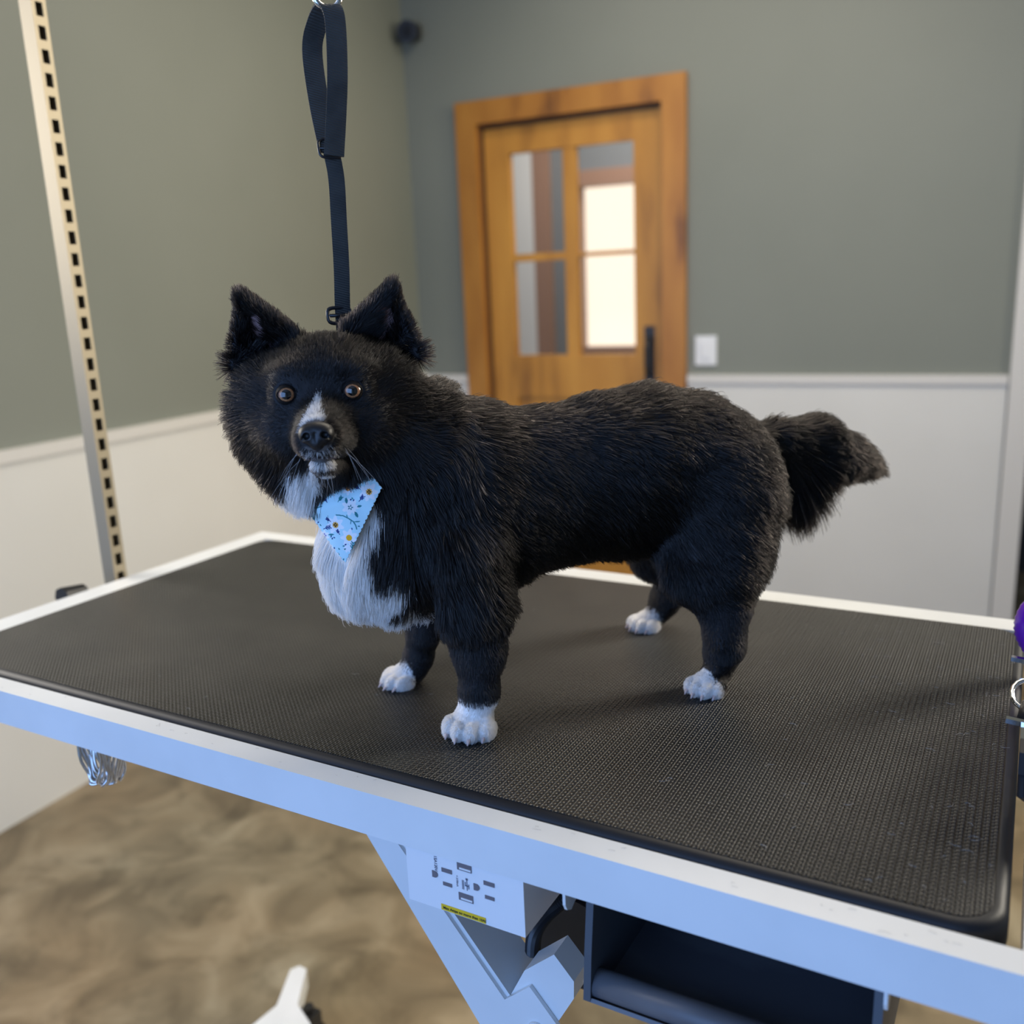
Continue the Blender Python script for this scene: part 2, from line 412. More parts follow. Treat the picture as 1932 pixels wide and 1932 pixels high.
for p in tt.data.polygons: p.use_smooth = len(p.vertices) == 4
bm = bmesh.new()      # the pebbled inlay inside the smooth border
top = [bm.verts.new((x, y, ZT + 0.0006)) for x, y in rounded_rect(0.0095, TX - 0.0095, 0.0095, TY - 0.0095, 0.025)]
bm.faces.new(top)
lo = [bm.verts.new((v.co.x, v.co.y, ZT - 0.001)) for v in top]
for k in range(len(top)): bm.faces.new([top[k - 1], lo[k - 1], lo[k], top[k]])
obj('rubber_inlay', bm, table_mat_material(TX, TY), tt)

RT = ZT - 0.0035
def rail(name, x0, x1, y0, y1, z1=RT, h=0.0400):
    return box(name, x0, x1, y0, y1, z1 - h, z1, M['white_metal'], gt, bevel=0.004, seg=3)
rail('frame_rail', -0.046, TX + 0.055, -0.026, -0.0022)
rail('frame_rail', -0.046, TX + 0.055, TY + 0.002, TY + 0.040)
rail('frame_rail', -0.046, -0.002, -0.0022, TY + 0.002)
rail('frame_rail', TX + 0.0085, TX + 0.055, -0.0022, TY + 0.002)
# cross members under the top
for xx in (0.30, 0.84):
    rail('cross_member', xx, xx + 0.03, -0.0022, TY + 0.002, ZT - 0.0285, 0.014)

# scissor lift: outer channel leg leaning down to the right, hinge block, inner leg
def beam(bm, p0, p1, wdir, w, h):
    p0, p1 = Vector(p0), Vector(p1); t = (p1 - p0).normalized(); s = Vector(wdir).normalized(); n_ = t.cross(s).normalized()
    vs = []
    for p in (p0, p1):
        for a, b_ in [(-1, -1), (1, -1), (1, 1), (-1, 1)]:
            vs.append(bm.verts.new(p + s * a * w / 2 + n_ * b_ * h / 2))
    for f in [(0, 3, 2, 1), (4, 5, 6, 7), (0, 1, 5, 4), (1, 2, 6, 5), (2, 3, 7, 6), (3, 0, 4, 7)]:
        bm.faces.new([vs[i] for i in f])
bm = bmesh.new()
prism(bm, [(0.6262, 0.9372), (0.6541, 0.9445), (0.7224, 0.8632), (0.7798, 0.7945), (0.8059, 0.8177), (0.8373, 0.7822), (0.80, 0.70), (0.95, 0.46), (0.90, 0.44), (0.80, 0.6880), (0.7516, 0.7574)], 'y', 0.030, 0.034)
obj('lift_leg', bm, M['white_metal'], gt, bevel=0.0008)
bm = bmesh.new()
prism(bm, [(0.6541, 0.9445), (0.658, 0.9475), (0.7838, 0.7965), (0.7798, 0.7945)], 'y', 0.034, 0.085)
obj('lift_web', bm, M['white_metal'], gt)
bm = bmesh.new()
prism(bm, [(0.7720, 0.7741), (0.799, 0.8286), (0.8288, 0.8554), (0.8471, 0.8351), (0.8466, 0.8178), (0.823, 0.7739), (0.80, 0.74)], 'y', 0.0345, 0.062)
obj('hinge_block', bm, M['white_metal'], gt, bevel=0.003)
bm = bmesh.new(); cyl(bm, (0.812, 0.0275, 0.775), (0.812, 0.0298, 0.775), 0.009); obj('hinge_bolt', bm, M['white_metal'], gt, bevel=0.001)
bm = bmesh.new(); beam(bm, (0.92, 0.14, 0.44), (0.42, 0.14, 0.16), (0, 1, 0), 0.03, 0.05)
obj('lift_leg', bm, M['white_metal'], gt, bevel=0.002)
bm = bmesh.new()
beam(bm, (0.60, 0.50, 0.96), (0.94, 0.50, 0.40), (0, 1, 0), 0.04, 0.058); beam(bm, (0.93, 0.5, 0.43), (0.42, 0.5, 0.16), (0, 1, 0), 0.03, 0.05)
obj('lift_leg', bm, M['white_metal'], gt, bevel=0.002)
bm = bmesh.new(); cyl(bm, (0.93, 0.02, 0.42), (0.93, 0.54, 0.42), 0.018); obj('lift_axle', bm, M['steel'], gt)
bm = bmesh.new(); cyl(bm, (0.790, 0.15, 0.770), (0.80, 0.36, 0.80), 0.058, 0.058, 32); obj('motor', bm, M['black_plastic'], gt, bevel=0.006)
# H-shaped base and splayed foot with a caster
bm = bmesh.new()
bx(bm, 0.03, 1.10, 0.10, 0.15, 0.07, 0.12); bx(bm, 0.03, 1.10, 0.38, 0.43, 0.07, 0.12); bx(bm, 0.03, 0.09, 0.15, 0.38, 0.07, 0.118); bx(bm, 1.04, 1.10, 0.15, 0.38, 0.07, 0.118); bx(bm, 0.36, 0.48, 0.10, 0.52, 0.12, 0.15)
obj('base_frame', bm, M['white_metal'], gt, bevel=0.004)
def foot(px, py, ang):
    mx = Matrix.Translation((px, py, 0)) @ Matrix.Rotation(ang, 4, 'Z')
    bm = bmesh.new()
    prism(bm, [(-0.01, -0.07), (-0.01, 0.07), (0.05, 0.055), (0.10, 0.020), (0.195, 0.016), (0.205, 0.0), (0.195, -0.016), (0.10, -0.020), (0.05, -0.055)], 'z', 0.075, 0.115, mx)
    obj('base_foot', bm, M['white_metal'], gt, bevel=0.006)
    q = mx @ Vector((0.112, -0.036 if math.sin(2 * ang) < 0 else 0.036, 0))
    bm = bmesh.new()
    cyl(bm, (q.x - 0.012, q.y, 0.030), (q.x + 0.012, q.y, 0.030), 0.030, 0.030, 28)
    c = obj('caster', bm, M['black_rubber'], gt, bevel=0.004)
    bm = bmesh.new(); bx(bm, q.x - 0.018, q.x + 0.018, q.y - 0.014, q.y + 0.014, 0.058, 0.088); cyl(bm, (q.x, q.y, 0.085), (q.x, q.y, 0.10), 0.01)
    obj('caster_fork', bm, M['black_plastic'], c)
FOOT = [(0.055, 0.415, math.radians(119)), (0.055, 0.115, math.radians(-119)), (1.075, 0.415, math.radians(61)), (1.075, 0.115, math.radians(-61))]
for f_ in FOOT: foot(*f_)

# power outlet box under the front rail
ob = empty('power_outlet_box', (0.7248, -0.025, 0.9665)); ob.parent = gt
BW, BH = 0.1109, 0.0505
bm = bmesh.new(); bx(bm, 0.0, BW, 0.0, 0.075, -BH, 0.0)
obj('outlet_case', bm, M['outlet'], ob, bevel=0.0012)
# faceplate details: s across, t down
def plate_box(bm, s0, s1, t0, t1, d0, d1):
    bx(bm, s0 * BW, s1 * BW, -0.0002 - d1, -0.0002 - d0, -t1 * 0.0525, -t0 * 0.0525)
def slotset(s, t, w=0.09):
    bm = bmesh.new()
    plate_box(bm, s - w / 2, s + w / 2, t - 0.035, t + 0.035, 0.0, 0.0004)
    plate_box(bm, s - w / 2 + 0.006, s + w / 2 - 0.006, t + 0.21, t + 0.27, 0.0, 0.0004)
    cx, cz = (s - 0.108) * BW, -(t + 0.125) * 0.0525
    pts = [(cx + 0.0030 * math.cos(math.radians(-90 + 22.5 * k)), cz + 0.0030 * math.sin(math.radians(-90 + 22.5 * k))) for k in range(9)]
    pts += [(cx - 0.0026, cz + 0.0030), (cx - 0.0026, cz - 0.0030)]
    prism(bm, pts, 'y', -0.0002, -0.0006)
    return obj('socket', bm, M['slot'], ob)
slotset(0.361, 0.225); slotset(0.720, 0.225)
for t in (0.070, 0.597):
    bm = bmesh.new(); plate_box(bm, 0.455, 0.578, t - 0.065, t + 0.065, 0.0, 0.0004)
    u_ = obj('usb_port', bm, M['slot'], ob)
    bm = bmesh.new(); plate_box(bm, 0.475, 0.572, t + 0.015, t + 0.045, 0.0004, 0.0007); obj('usb_tongue', bm, M['white_plastic'], u_)
bm = bmesh.new(); plate_box(bm, 0.293, 0.676, 0.845, 0.948, 0.0, 0.0003); st = obj('warning_sticker', bm, M['yellow'], ob)
def text(name, s, size, loc, rot, m, parent, ext=0.0001, align='LEFT', bold=0.0):
    c = bpy.data.curves.new(name, 'FONT'); c.body = s; c.size = size; c.extrude = ext; c.align_x = align; c.offset = bold
    o = bpy.data.objects.new(name, c); COL.objects.link(o)
    bpy.context.view_layer.update()
    me = bpy.data.meshes.new_from_object(o.evaluated_get(bpy.context.evaluated_depsgraph_get())); me.name = name
    bpy.data.objects.remove(o); bpy.data.curves.remove(c); me.materials.clear()
    o = link(name, me, m, parent); o.location = loc; o.rotation_euler = rot
    return o
R90 = math.radians(90)
text('sticker_text', 'Max Amps no more than 10A!', 0.0033, (0.0345, -0.0007, -0.0482), (R90, 0, 0), M['ink'], st, bold=0.00005)
text('rating_text', '15A120V', 0.0038, (0.0283, -0.0005, -0.0008), (R90, R90, 0), M['grey_ink'], ob, bold=0.00003)
text('usb_text', '= 2100mA', 0.0024, (0.0490, -0.0005, -0.0130), (R90, R90, 0), M['grey_ink'], ob)
bm = bmesh.new()     # trident mark and double line
plate_box(bm, 0.528, 0.534, 0.26, 0.46, 0, 0.0003); plate_box(bm, 0.517, 0.546, 0.375, 0.39, 0, 0.0003); plate_box(bm, 0.514, 0.520, 0.32, 0.39, 0, 0.0003)
plate_box(bm, 0.543, 0.549, 0.35, 0.43, 0, 0.0003); plate_box(bm, 0.522, 0.540, 0.25, 0.28, 0, 0.0003); plate_box(bm, 0.490, 0.494, 0.30, 0.46, 0, 0.0003); plate_box(bm, 0.500, 0.504, 0.30, 0.46, 0, 0.0003)
obj('usb_mark', bm, M['grey_ink'], ob)

# ribbed cable sleeve behind the box
bm = bmesh.new()
pts, rad = [], []
P0 = [Vector(p) for p in [(0.870, 0.12, 0.945), (0.850, 0.085, 0.915), (0.8226, 0.07, 0.885), (0.806, 0.07, 0.866), (0.7917, 0.07, 0.842), (0.7824, 0.08, 0.81)]]
for i in range(len(P0) - 1):
    for k in range(26):
        t = k / 26; a = P0[max(i - 1, 0)]; b_, c, d = P0[i], P0[i + 1], P0[min(i + 2, len(P0) - 1)]
        p = 0.5 * ((2 * b_) + (c - a) * t + (2 * a - 5 * b_ + 4 * c - d) * t * t + (3 * b_ - a - 3 * c + d) * t ** 3)
        pts.append(p); rad.append(0.0075 if k % 2 else 0.0062)
tube(bm, pts, rad, 12); obj('cable_sleeve', bm, M['black_plastic'], gt)
bm = bmesh.new(); tube(bm, [(0.90, 0.12, 0.80), (0.93, 0.06, 0.72), (0.90, 0.04, 0.60), (0.84, 0.06, 0.5)], 0.004); obj('cable', bm, M['black_plastic'], gt, smooth=True)

# tray hangers (rounded white tabs)
for xx in (0.868, 1.098):
    bm = bmesh.new()
    pts = [(0.02, 0.0)] + [(0.0 + 0.009 * math.cos(math.radians(a)) - 0.009, -0.016 + 0.009 * math.sin(math.radians(a))) for a in range(0, -181, -30)] + [(-0.018, 0.0)]
    prism(bm, [(-0.016, 0.0), (-0.016, -0.014), (-0.013, -0.020), (-0.006, -0.024), (0.002, -0.020), (0.024, 0.0)], 'x', -0.0012, 0.0012, Matrix.Translation((xx, -0.004, 0.9665)))
    obj('tray_hanger', bm, M['white_metal'], gt, bevel=0.0006)

# charcoal tool tray
tr = empty('tool_tray', (0.990, 0.005, 0.9660))
tag(tr, 'open charcoal plastic tool tray hanging under the front rail of the grooming table', 'tray')
prof = []    # side profile (y, z): open front, curved back
for k in range(13):
    a = math.radians(90 - 180 * k / 12); prof.append((0.05 + 0.085 * math.cos(a), -0.06 + 0.055 * math.sin(a)))
prof = [(-0.012, 0.0), (0.10, 0.0)] + [(0.10 + 0.045 * math.sin(math.radians(a)), -0.055 + 0.055 * math.cos(math.radians(a))) for a in range(15, 180, 15)] + [(0.06, -0.105), (-0.012, -0.102), (-0.024, -0.094), (-0.020, -0.055)]
for x in (-0.1085, 0.100):
    bm = bmesh.new(); prism(bm, prof, 'x', x, x + 0.006); obj('side_wall', bm, M['tray_rim'], tr, bevel=0.001)
bm = bmesh.new()
inner = prof[1:-3]
for (p, q) in zip(prof[1:15], prof[2:16]):
    n_ = Vector((0, q[1] - p[1], -(q[0] - p[0]))); n_.normalize()
    v = [bm.verts.new(c) for c in [(-0.1025, p[0], p[1]), (0.100, p[0], p[1]), (0.100, q[0], q[1]), (-0.1025, q[0], q[1])]]
    bm.faces.new(v)
bmesh.ops.remove_doubles(bm, verts=bm.verts, dist=1e-5)
bmesh.ops.recalc_face_normals(bm, faces=bm.faces)
bmesh.ops.solidify(bm, geom=bm.faces[:], thickness=0.003)
obj('back_shell', bm, M['tray'], tr)
bm = bmesh.new(); tube(bm, [(-0.102, -0.011, -0.085), (0.100, -0.011, -0.085)], 0.0110, 24); obj('front_lip', bm, M['tray'], tr, smooth=True)

# coil of chrome wire under the left of the front rail
cw = empty('wire_holder', (0.3225, -0.010, 0.9665))
tag(cw, 'cluster of chrome wire loops hanging below the left of the front rail', 'wire holder')
for k in range(9):
    t = k / 8 - 0.5
    bm = bmesh.new(); pts = []
    hw = 0.0245 * (1 - 0.5 * abs(t)); lean = 0.012 * t
    for j in range(21):
        q = -1 + 2 * j / 20
        pts.append((hw * q * (1 - 0.12 * q * q) + lean, 0.020 * t + 0.002 * math.sin(9 * q + k), -0.047 + 0.004 * abs(t) + 0.042 * abs(q) ** 2.6 + 0.002 * math.sin(k * 2.1)))
    pts = [(pts[0][0], pts[0][1], 0.0)] + pts + [(pts[-1][0], pts[-1][1], 0.0)]
    tube(bm, pts, 0.0017, 8); obj('wire_loop', bm, M['chrome'], cw, smooth=True)

# slotted arm post at the left end of the table, with clamp knob and overhead bar
ga = empty('grooming_stand', (-0.083, 0.315, 0.925))
tag(ga, 'slotted steel grooming arm post rising at the left end of the table', 'grooming stand')
bm = bmesh.new()
pw, pd, th = 0.026, 0.022, 0.002     # x size, y size, wall
Zb, Zt_ = 0.0, 1.055
bx(bm, 0, pw, 0, th, Zb, Zt_); bx(bm, 0, pw, pd - th, pd, Zb, Zt_); bx(bm, 0, th, th, pd - th, Zb, Zt_)
bx(bm, pw - th, pw, th, 0.0055, Zb, Zt_); bx(bm, pw - th, pw, pd - 0.0055, pd - th, Zb, Zt_)
pitch = 0.0296; z = 0.012
while z < Zt_ - 0.02:
    bx(bm, pw - th, pw, 0.0055, pd - 0.0055, z + 0.018, z + pitch); z += pitch
obj('post', bm, M['brass_steel'], ga)
box('post_liner', 0.003, 0.006, 0.003, pd - 0.003, 0.0, Zt_ - 0.01, M['black_plastic'], ga)
bm = bmesh.new(); bx(bm, -0.006, 0.0275, -0.010, 0.032, 0.01, 0.06); obj('clamp', bm, M['white_metal'], ga, bevel=0.003)
bm = bmesh.new(); cyl(bm, (0.012, -0.045, 0.073), (0.012, -0.082, 0.073), 0.012, 0.017, 8)
obj('clamp_knob', bm, M['black_plastic'], ga, bevel=0.003)
bm = bmesh.new(); tube(bm, [(0.012, -0.008, 0.035), (0.012, -0.03, 0.055), (0.012, -0.047, 0.073)], 0.006); obj('knob_stem', bm, M['black_plastic'], ga)
bm = bmesh.new(); bx(bm, -0.005, 0.031, -0.005, 0.027, Zt_ - 0.03, Zt_ + 0.03); tube(bm, [(0.013, 0.011, Zt_ + 0.01), (0.709, -0.2265, Zt_ + 0.01)], 0.009, 12)
obj('overhead_bar', bm, M['steel'], ga)

# tool rack and purple brush on the right rail
rk = empty('tool_rack', (TX + 0.041, 0.2, RT))
tag(rk, 'chrome tool rack with two prongs clipped on the right rail of the table', 'tool rack')
bm = bmesh.new(); bx(bm, -0.004, 0.004, -0.06, 0.20, 0.0, 0.052); obj('rack_plate', bm, M['chrome'], rk, bevel=0.001)
for yy in (0.16, 0.02):
    bm = bmesh.new()
    beam(bm, (-0.0, yy, 0.046), (-0.053, yy, 0.050), (0, 1, 0), 0.006, 0.004); obj('prong', bm, M['chrome'], rk, bevel=0.0008)
bm = bmesh.new(); tube(bm, [(-0.038 + 0.012 * math.sin(a * math.pi / 8), 0.09 + 0.018 * math.cos(a * math.pi / 8), 0.045 + 0.006 * math.cos(a * math.pi / 8)) for a in range(16)], 0.0022, 8, closed=True)
tube(bm, [(-0.03, 0.075, 0.045), (0.0, 0.07, 0.04)], 0.0022, 8)
obj('finger_ring', bm, M['chrome'], rk, smooth=True)
bm = bmesh.new(); tube(bm, [(-0.037, 0.070, 0.044), (-0.037, 0.045, 0.043), (-0.034, 0.035, 0.044)], [0.006, 0.008, 0.004], 12); obj('grip', bm, M['black_rubber'], rk, smooth=True)
bm = bmesh.new(); beam(bm, (-0.036, 0.025, 0.046), (-0.036, -0.012, 0.046), (1, 0, 0), 0.012, 0.006); obj('blade', bm, M['chrome'], rk, bevel=0.001)
bm = bmesh.new(); bx(bm, -0.042, 0.0, -0.040, -0.015, 0.034, 0.052); tube(bm, [(-0.038, -0.03, 0.036), (-0.038, -0.045, 0.02), (-0.03, -0.03, 0.008)], 0.004, 8); obj('clip', bm, M['black_rubber'], rk, bevel=0.002)
br = empty('grooming_brush', (TX + 0.0190, 0.44, RT))
tag(br, 'purple ribbed brush handle at the back right corner of the table', 'brush')
bm = bmesh.new()
pts, rad = [], []
for k in range(29):
    t = k / 28; pts.append((-0.015 * t, 0.012 * t, 0.0005 + 0.078 * t))
    rad.append((0.007 + 0.015 * max(0.0, math.sin(math.pi * min(1, max(0, (t - 0.25) / 0.78)))) ** 0.7) * (1.0 if k % 2 else 0.95))
tube(bm, pts, rad, 24); obj('handle_grip', bm, M['purple'], br, smooth=True)
bm = bmesh.new(); bx(bm, -0.022, 0.04, -0.015, 0.04, 0.078, 0.090); obj('brush_head', bm, M['purple'], br, bevel=0.004)

# ------------------------------------------------------------------ dog frame: u forward, v to the dog's left, w up
AX = np.array([0.642, 0.767, 0.0]); AX /= np.linalg.norm(AX)
LT = np.array([AX[1], -AX[0], 0.0])
OW = np.array([0.66, 0.125, ZT])
B3 = np.array([-AX, LT, [0, 0, 1.0]])          # rows: u, v, w in world
def dw(P):
    P = np.asarray(P, float); return P @ B3 + OW
DOGM = Matrix.Identity(4)
for i in range(3):
    for j in range(3): DOGM[i][j] = B3[j][i]
    DOGM[i][3] = OW[i]

# grooming noose: webbing loop over the ring, slider, single strap down to the neck
gn = empty('grooming_noose', (0, 0, 0)); gn.matrix_world = DOGM @ Matrix.Translation((0.05, 0, 0.63))
tag(gn, 'black ribbed webbing grooming loop hanging from the ring to behind the head of the dog', 'grooming loop')
def webbing():
    m = mat('black_webbing', (0.02, 0.02, 0.018), 0.62, noise=(40, 3, [(0.3, (0.026, 0.026, 0.024)), (0.7, (0.05, 0.049, 0.044))]))
    nt = m.node_tree; b = nt.nodes['Principled BSDF']
    tc = nt.nodes.new('ShaderNodeTexCoord'); mp = nt.nodes.new('ShaderNodeMapping'); mp.inputs['Rotation'].default_value = (0, 0.28, 0)
    wv = nt.nodes.new('ShaderNodeTexWave'); wv.bands_direction = 'Z'; wv.inputs['Scale'].default_value = 160
    nt.links.new(tc.outputs['Object'], mp.inputs[0]); nt.links.new(mp.outputs[0], wv.inputs['Vector'])
    bp = nt.nodes.new('ShaderNodeBump'); bp.inputs['Strength'].default_value = 0.9; bp.inputs['Distance'].default_value = 0.0008
    nt.links.new(wv.outputs[1], bp.inputs['Height']); nt.links.new(bp.outputs[0], b.inputs['Normal'])
    return m
M['web'] = webbing()
def smooth_path(pts, k=6):
    pts = [Vector(p) for p in pts]; out = []
    for i in range(len(pts) - 1):
        a, b_, c, d = pts[max(i - 1, 0)], pts[i], pts[i + 1], pts[min(i + 2, len(pts) - 1)]
        for j in range(k):
            t = j / k
            out.append(0.5 * ((2 * b_) + (c - a) * t + (2 * a - 5 * b_ + 4 * c - d) * t * t + (3 * b_ - a - 3 * c + d) * t ** 3))
    out.append(pts[-1]); return out
def strap(name, pts, half, parent, twist=0.0):
    # pts in dog (u, v, w); parent origin at (0.05,0,0.63)
    P = [p - Vector((0.05, 0, 0.63)) for p in smooth_path(pts)]
    sd, nn = [], []
    for i, p in enumerate(P):
        t = (P[min(i + 1, len(P) - 1)] - P[max(i - 1, 0)]).normalized()
        s = Vector((math.cos(twist), -math.sin(twist), 0)); s = (s - t * s.dot(t)).normalized()
        sd.append(s); nn.append(t.cross(s))
    bm = bmesh.new(); ribbon(bm, P, sd, nn, half, 0.0022); return obj(name, bm, M['web'], parent)
strap('upper_loop', [(0.061, -0.004, 0.520), (0.0640, -0.016, 0.560), (0.0650, -0.022, 0.602), (0.060, -0.016, 0.622), (0.054, -0.005, 0.632), (0.0505, 0.004, 0.627), (0.0495, 0.006, 0.612), (0.0510, 0.005, 0.578), (0.0540, 0.003, 0.549), (0.0585, 0.002, 0.516)], 0.0083, gn, 0.12)
strap('lower_strap', [(0.060, -0.004, 0.524), (0.0565, -0.006, 0.500), (0.0560, -0.012, 0.465), (0.0555, -0.020, 0.425), (0.0560, -0.028, 0.388), (0.055, -0.034, 0.352)], 0.0068, gn, 0.25)
def slider(name, c, w_, h_, r, parent, tilt=0.0):
    bm = bmesh.new(); pts = []
    for k in range(20):
        a = 2 * math.pi * k / 20; ca, sa = math.cos(a), math.sin(a)
        x = w_ * (abs(ca) ** 0.5) * (1 if ca > 0 else -1); z = h_ * (abs(sa) ** 0.5) * (1 if sa > 0 else -1)
        pts.append((c[0] - 0.05 + x, c[1] - z * math.sin(tilt), c[2] - 0.63 + z * math.cos(tilt)))
    tube(bm, pts, r, 8, closed=True)
    tube(bm, [(c[0] - 0.05 - w_, c[1], c[2] - 0.63), (c[0] - 0.05 + w_, c[1], c[2] - 0.63)], r * 0.9, 8)
    return obj(name, bm, M['black_plastic'], parent, smooth=True)
slider('slide_buckle', (0.0605, -0.003, 0.5225), 0.0095, 0.008, 0.0012, gn, 0.3)
slider('neck_buckle', (0.0595, -0.026, 0.3850), 0.0105, 0.007, 0.0018, gn, 0.2)
# chrome ring and hanging rod holding the loop
rg = empty('hanging_ring', tuple(dw((0.053, -0.002, 0.634))))
tag(rg, 'chrome ring at the top edge holding the black webbing loop', 'ring')
bm = bmesh.new()
side = Vector(B3[0]); pts = []
for k in range(24):
    a = 2 * math.pi * k / 24; pts.append(side * 0.010 * math.cos(a) + Vector((0, 0, 0.004 + 0.008 * math.sin(a))))
tube(bm, pts, 0.0026, 10, closed=True); obj('ring', bm, M['chrome'], rg, smooth=True)
bm = bmesh.new(); top_z = 0.925 + Zt_ + 0.01 - (ZT + 0.634)
tube(bm, [(0, 0, 0.014), (0, 0, 0.05), (0.0, 0.0, top_z)], 0.004, 10); obj('hanging_rod', bm, M['chrome'], rg, smooth=True)

# ------------------------------------------------------------------ dog body as one continuous surface
yaw, pit, rol = math.radians(74.4), math.radians(7.0), math.radians(-0.9)
HF = np.array([math.cos(yaw) * math.cos(pit), math.sin(yaw) * math.cos(pit), math.sin(pit)])
X0_ = -np.array([math.sin(yaw), -math.cos(yaw), 0.0]); U0_ = np.cross(X0_, HF)
HX = math.cos(rol) * X0_ + math.sin(rol) * U0_; HU = -(-math.sin(rol) * X0_ + math.cos(rol) * U0_)
HM = np.array([HX, HF, HU])                     # rows: head right (from the front), face, up
HC = np.array([0.085, 0.015, 0.3085])
def h2d(p): return np.asarray(p, float) @ HM + HC
def d2h(P): return (P - HC) @ HM.T

H_ = 0.0023
G0 = np.array([-0.56, -0.16, -0.012]); G1 = np.array([0.20, 0.16, 0.445])
NG = np.ceil((G1 - G0) / H_).astype(int)
gx = [(G0[i] + H_ * np.arange(NG[i])).astype(np.float32) for i in range(3)]
F_ = np.full(NG, 0.08, np.float32)
I3 = np.eye(3)
def sub(lo, hi, mg):
    a = np.maximum(np.floor((lo - mg - G0) / H_).astype(int), 0); b_ = np.minimum(np.ceil((hi + mg - G0) / H_).astype(int), NG)
    sl = tuple(slice(a[i], b_[i]) for i in range(3))
    P = np.stack(np.meshgrid(*[gx[i][sl[i]] for i in range(3)], indexing='ij'), -1)
    return sl, P
def smin(a, b_, k):
    h = np.clip(0.5 + 0.5 * (b_ - a) / k, 0, 1); return b_ * (1 - h) + a * h - k * h * (1 - h)
def put(sl, d, k): F_[sl] = smin(F_[sl], d.astype(np.float32), k)
def ell(c, r, R=I3, k=0.02):
    c = np.array(c, float); r = np.array(r, float); R = np.asarray(R)
    sl, P = sub(c - r.max(), c + r.max(), k + 0.012)
    q = (P - c.astype(np.float32)) @ R.T.astype(np.float32)
    k0 = np.sqrt(((q / r) ** 2).sum(-1)); k1 = np.sqrt(((q / r ** 2) ** 2).sum(-1)) + 1e-9
    put(sl, k0 * (k0 - 1) / k1, k)
def cap(a, b_, ra, rb, k=0.015):
    a = np.array(a, float); b_ = np.array(b_, float)
    sl, P = sub(np.minimum(a, b_) - max(ra, rb), np.maximum(a, b_) + max(ra, rb), k + 0.012)
    ab = b_ - a; t = np.clip(((P - a) @ ab) / (ab @ ab), 0, 1)
    d = np.linalg.norm(P - (a + t[..., None] * ab), axis=-1) - (ra + (rb - ra) * t); put(sl, d, k)
def tri(a, b_, c, r, k=0.008):
    a, b_, c = [np.array(x, float) for x in (a, b_, c)]
    lo = np.minimum(np.minimum(a, b_), c); hi = np.maximum(np.maximum(a, b_), c)
    sl, P = sub(lo - r, hi + r, k + 0.012)
    ba, cb, ac = b_ - a, c - b_, a - c; n = np.cross(ba, ac)
    pa, pb, pc = P - a, P - b_, P - c
    def e(v, w): t = np.clip((w @ v) / (v @ v), 0, 1); q = v * t[..., None] - w; return (q * q).sum(-1)
    s = np.sign(pa @ np.cross(ba, n)) + np.sign(pb @ np.cross(cb, n)) + np.sign(pc @ np.cross(ac, n))
    d2 = np.where(s < 2, np.minimum(np.minimum(e(ba, pa), e(cb, pb)), e(ac, pc)), (pa @ n) ** 2 / (n @ n))
    put(sl, np.sqrt(d2) - r, k)
def carve(c, r, k=0.003):
    c = np.array(c, float); sl, P = sub(c - r, c + r, 0.01)
    d = -(np.linalg.norm(P - c, axis=-1) - r); F_[sl] = -smin(-F_[sl], -d.astype(np.float32), k)

# trunk
ell((0.022, 0, 0.190), (0.064, 0.062, 0.080), k=0.03)
ell((0.055, 0, 0.175), (0.036, 0.046, 0.052), k=0.03)
ell((-0.050, 0, 0.207), (0.080, 0.070, 0.088), k=0.03)
ell((-0.150, 0, 0.213), (0.095, 0.065, 0.078), k=0.04)
ell((-0.235, 0, 0.217), (0.080, 0.070, 0.078), k=0.04)
ell((-0.298, 0, 0.192), (0.070, 0.072, 0.082), k=0.04)
cap((-0.02, 0, 0.240), (0.055, 0.004, 0.290), 0.064, 0.054, k=0.03)
# shoulders and front legs
for s, pts in ((1, [(-0.020, 0.045, 0.175, 0.042), (-0.027, 0.055, 0.125, 0.031), (-0.0275, 0.060, 0.080, 0.0225), (-0.025, 0.060, 0.040, 0.0160), (-0.022, 0.057, 0.020, 0.0150)]),
               (-1, [(-0.012, -0.045, 0.170, 0.040), (-0.010, -0.060, 0.110, 0.026), (-0.008, -0.064, 0.060, 0.0155), (-0.003, -0.071, 0.030, 0.0130), (0.001, -0.074, 0.018, 0.0130)])):
    for p, q in zip(pts, pts[1:]): cap(p[:3], q[:3], p[3], q[3], k=0.012)
# thighs and hind legs
for s, pts in ((1, [(-0.302, 0.032, 0.190, 0.060), (-0.282, 0.044, 0.140, 0.050), (-0.268, 0.056, 0.118, 0.036)]),
               (1, [(-0.286, 0.058, 0.122, 0.034), (-0.286, 0.070, 0.082, 0.0195), (-0.282, 0.075, 0.045, 0.0145), (-0.275, 0.074, 0.018, 0.0135)]),
               (-1, [(-0.302, -0.034, 0.190, 0.060), (-0.292, -0.054, 0.135, 0.044), (-0.285, -0.070, 0.100, 0.028)]),
               (-1, [(-0.300, -0.075, 0.095, 0.024), (-0.322, -0.090, 0.060, 0.0145), (-0.318, -0.102, 0.035, 0.0130), (-0.310, -0.106, 0.018, 0.0125)])):
    for p, q in zip(pts, pts[1:]): cap(p[:3], q[:3], p[3], q[3], k=0.024)
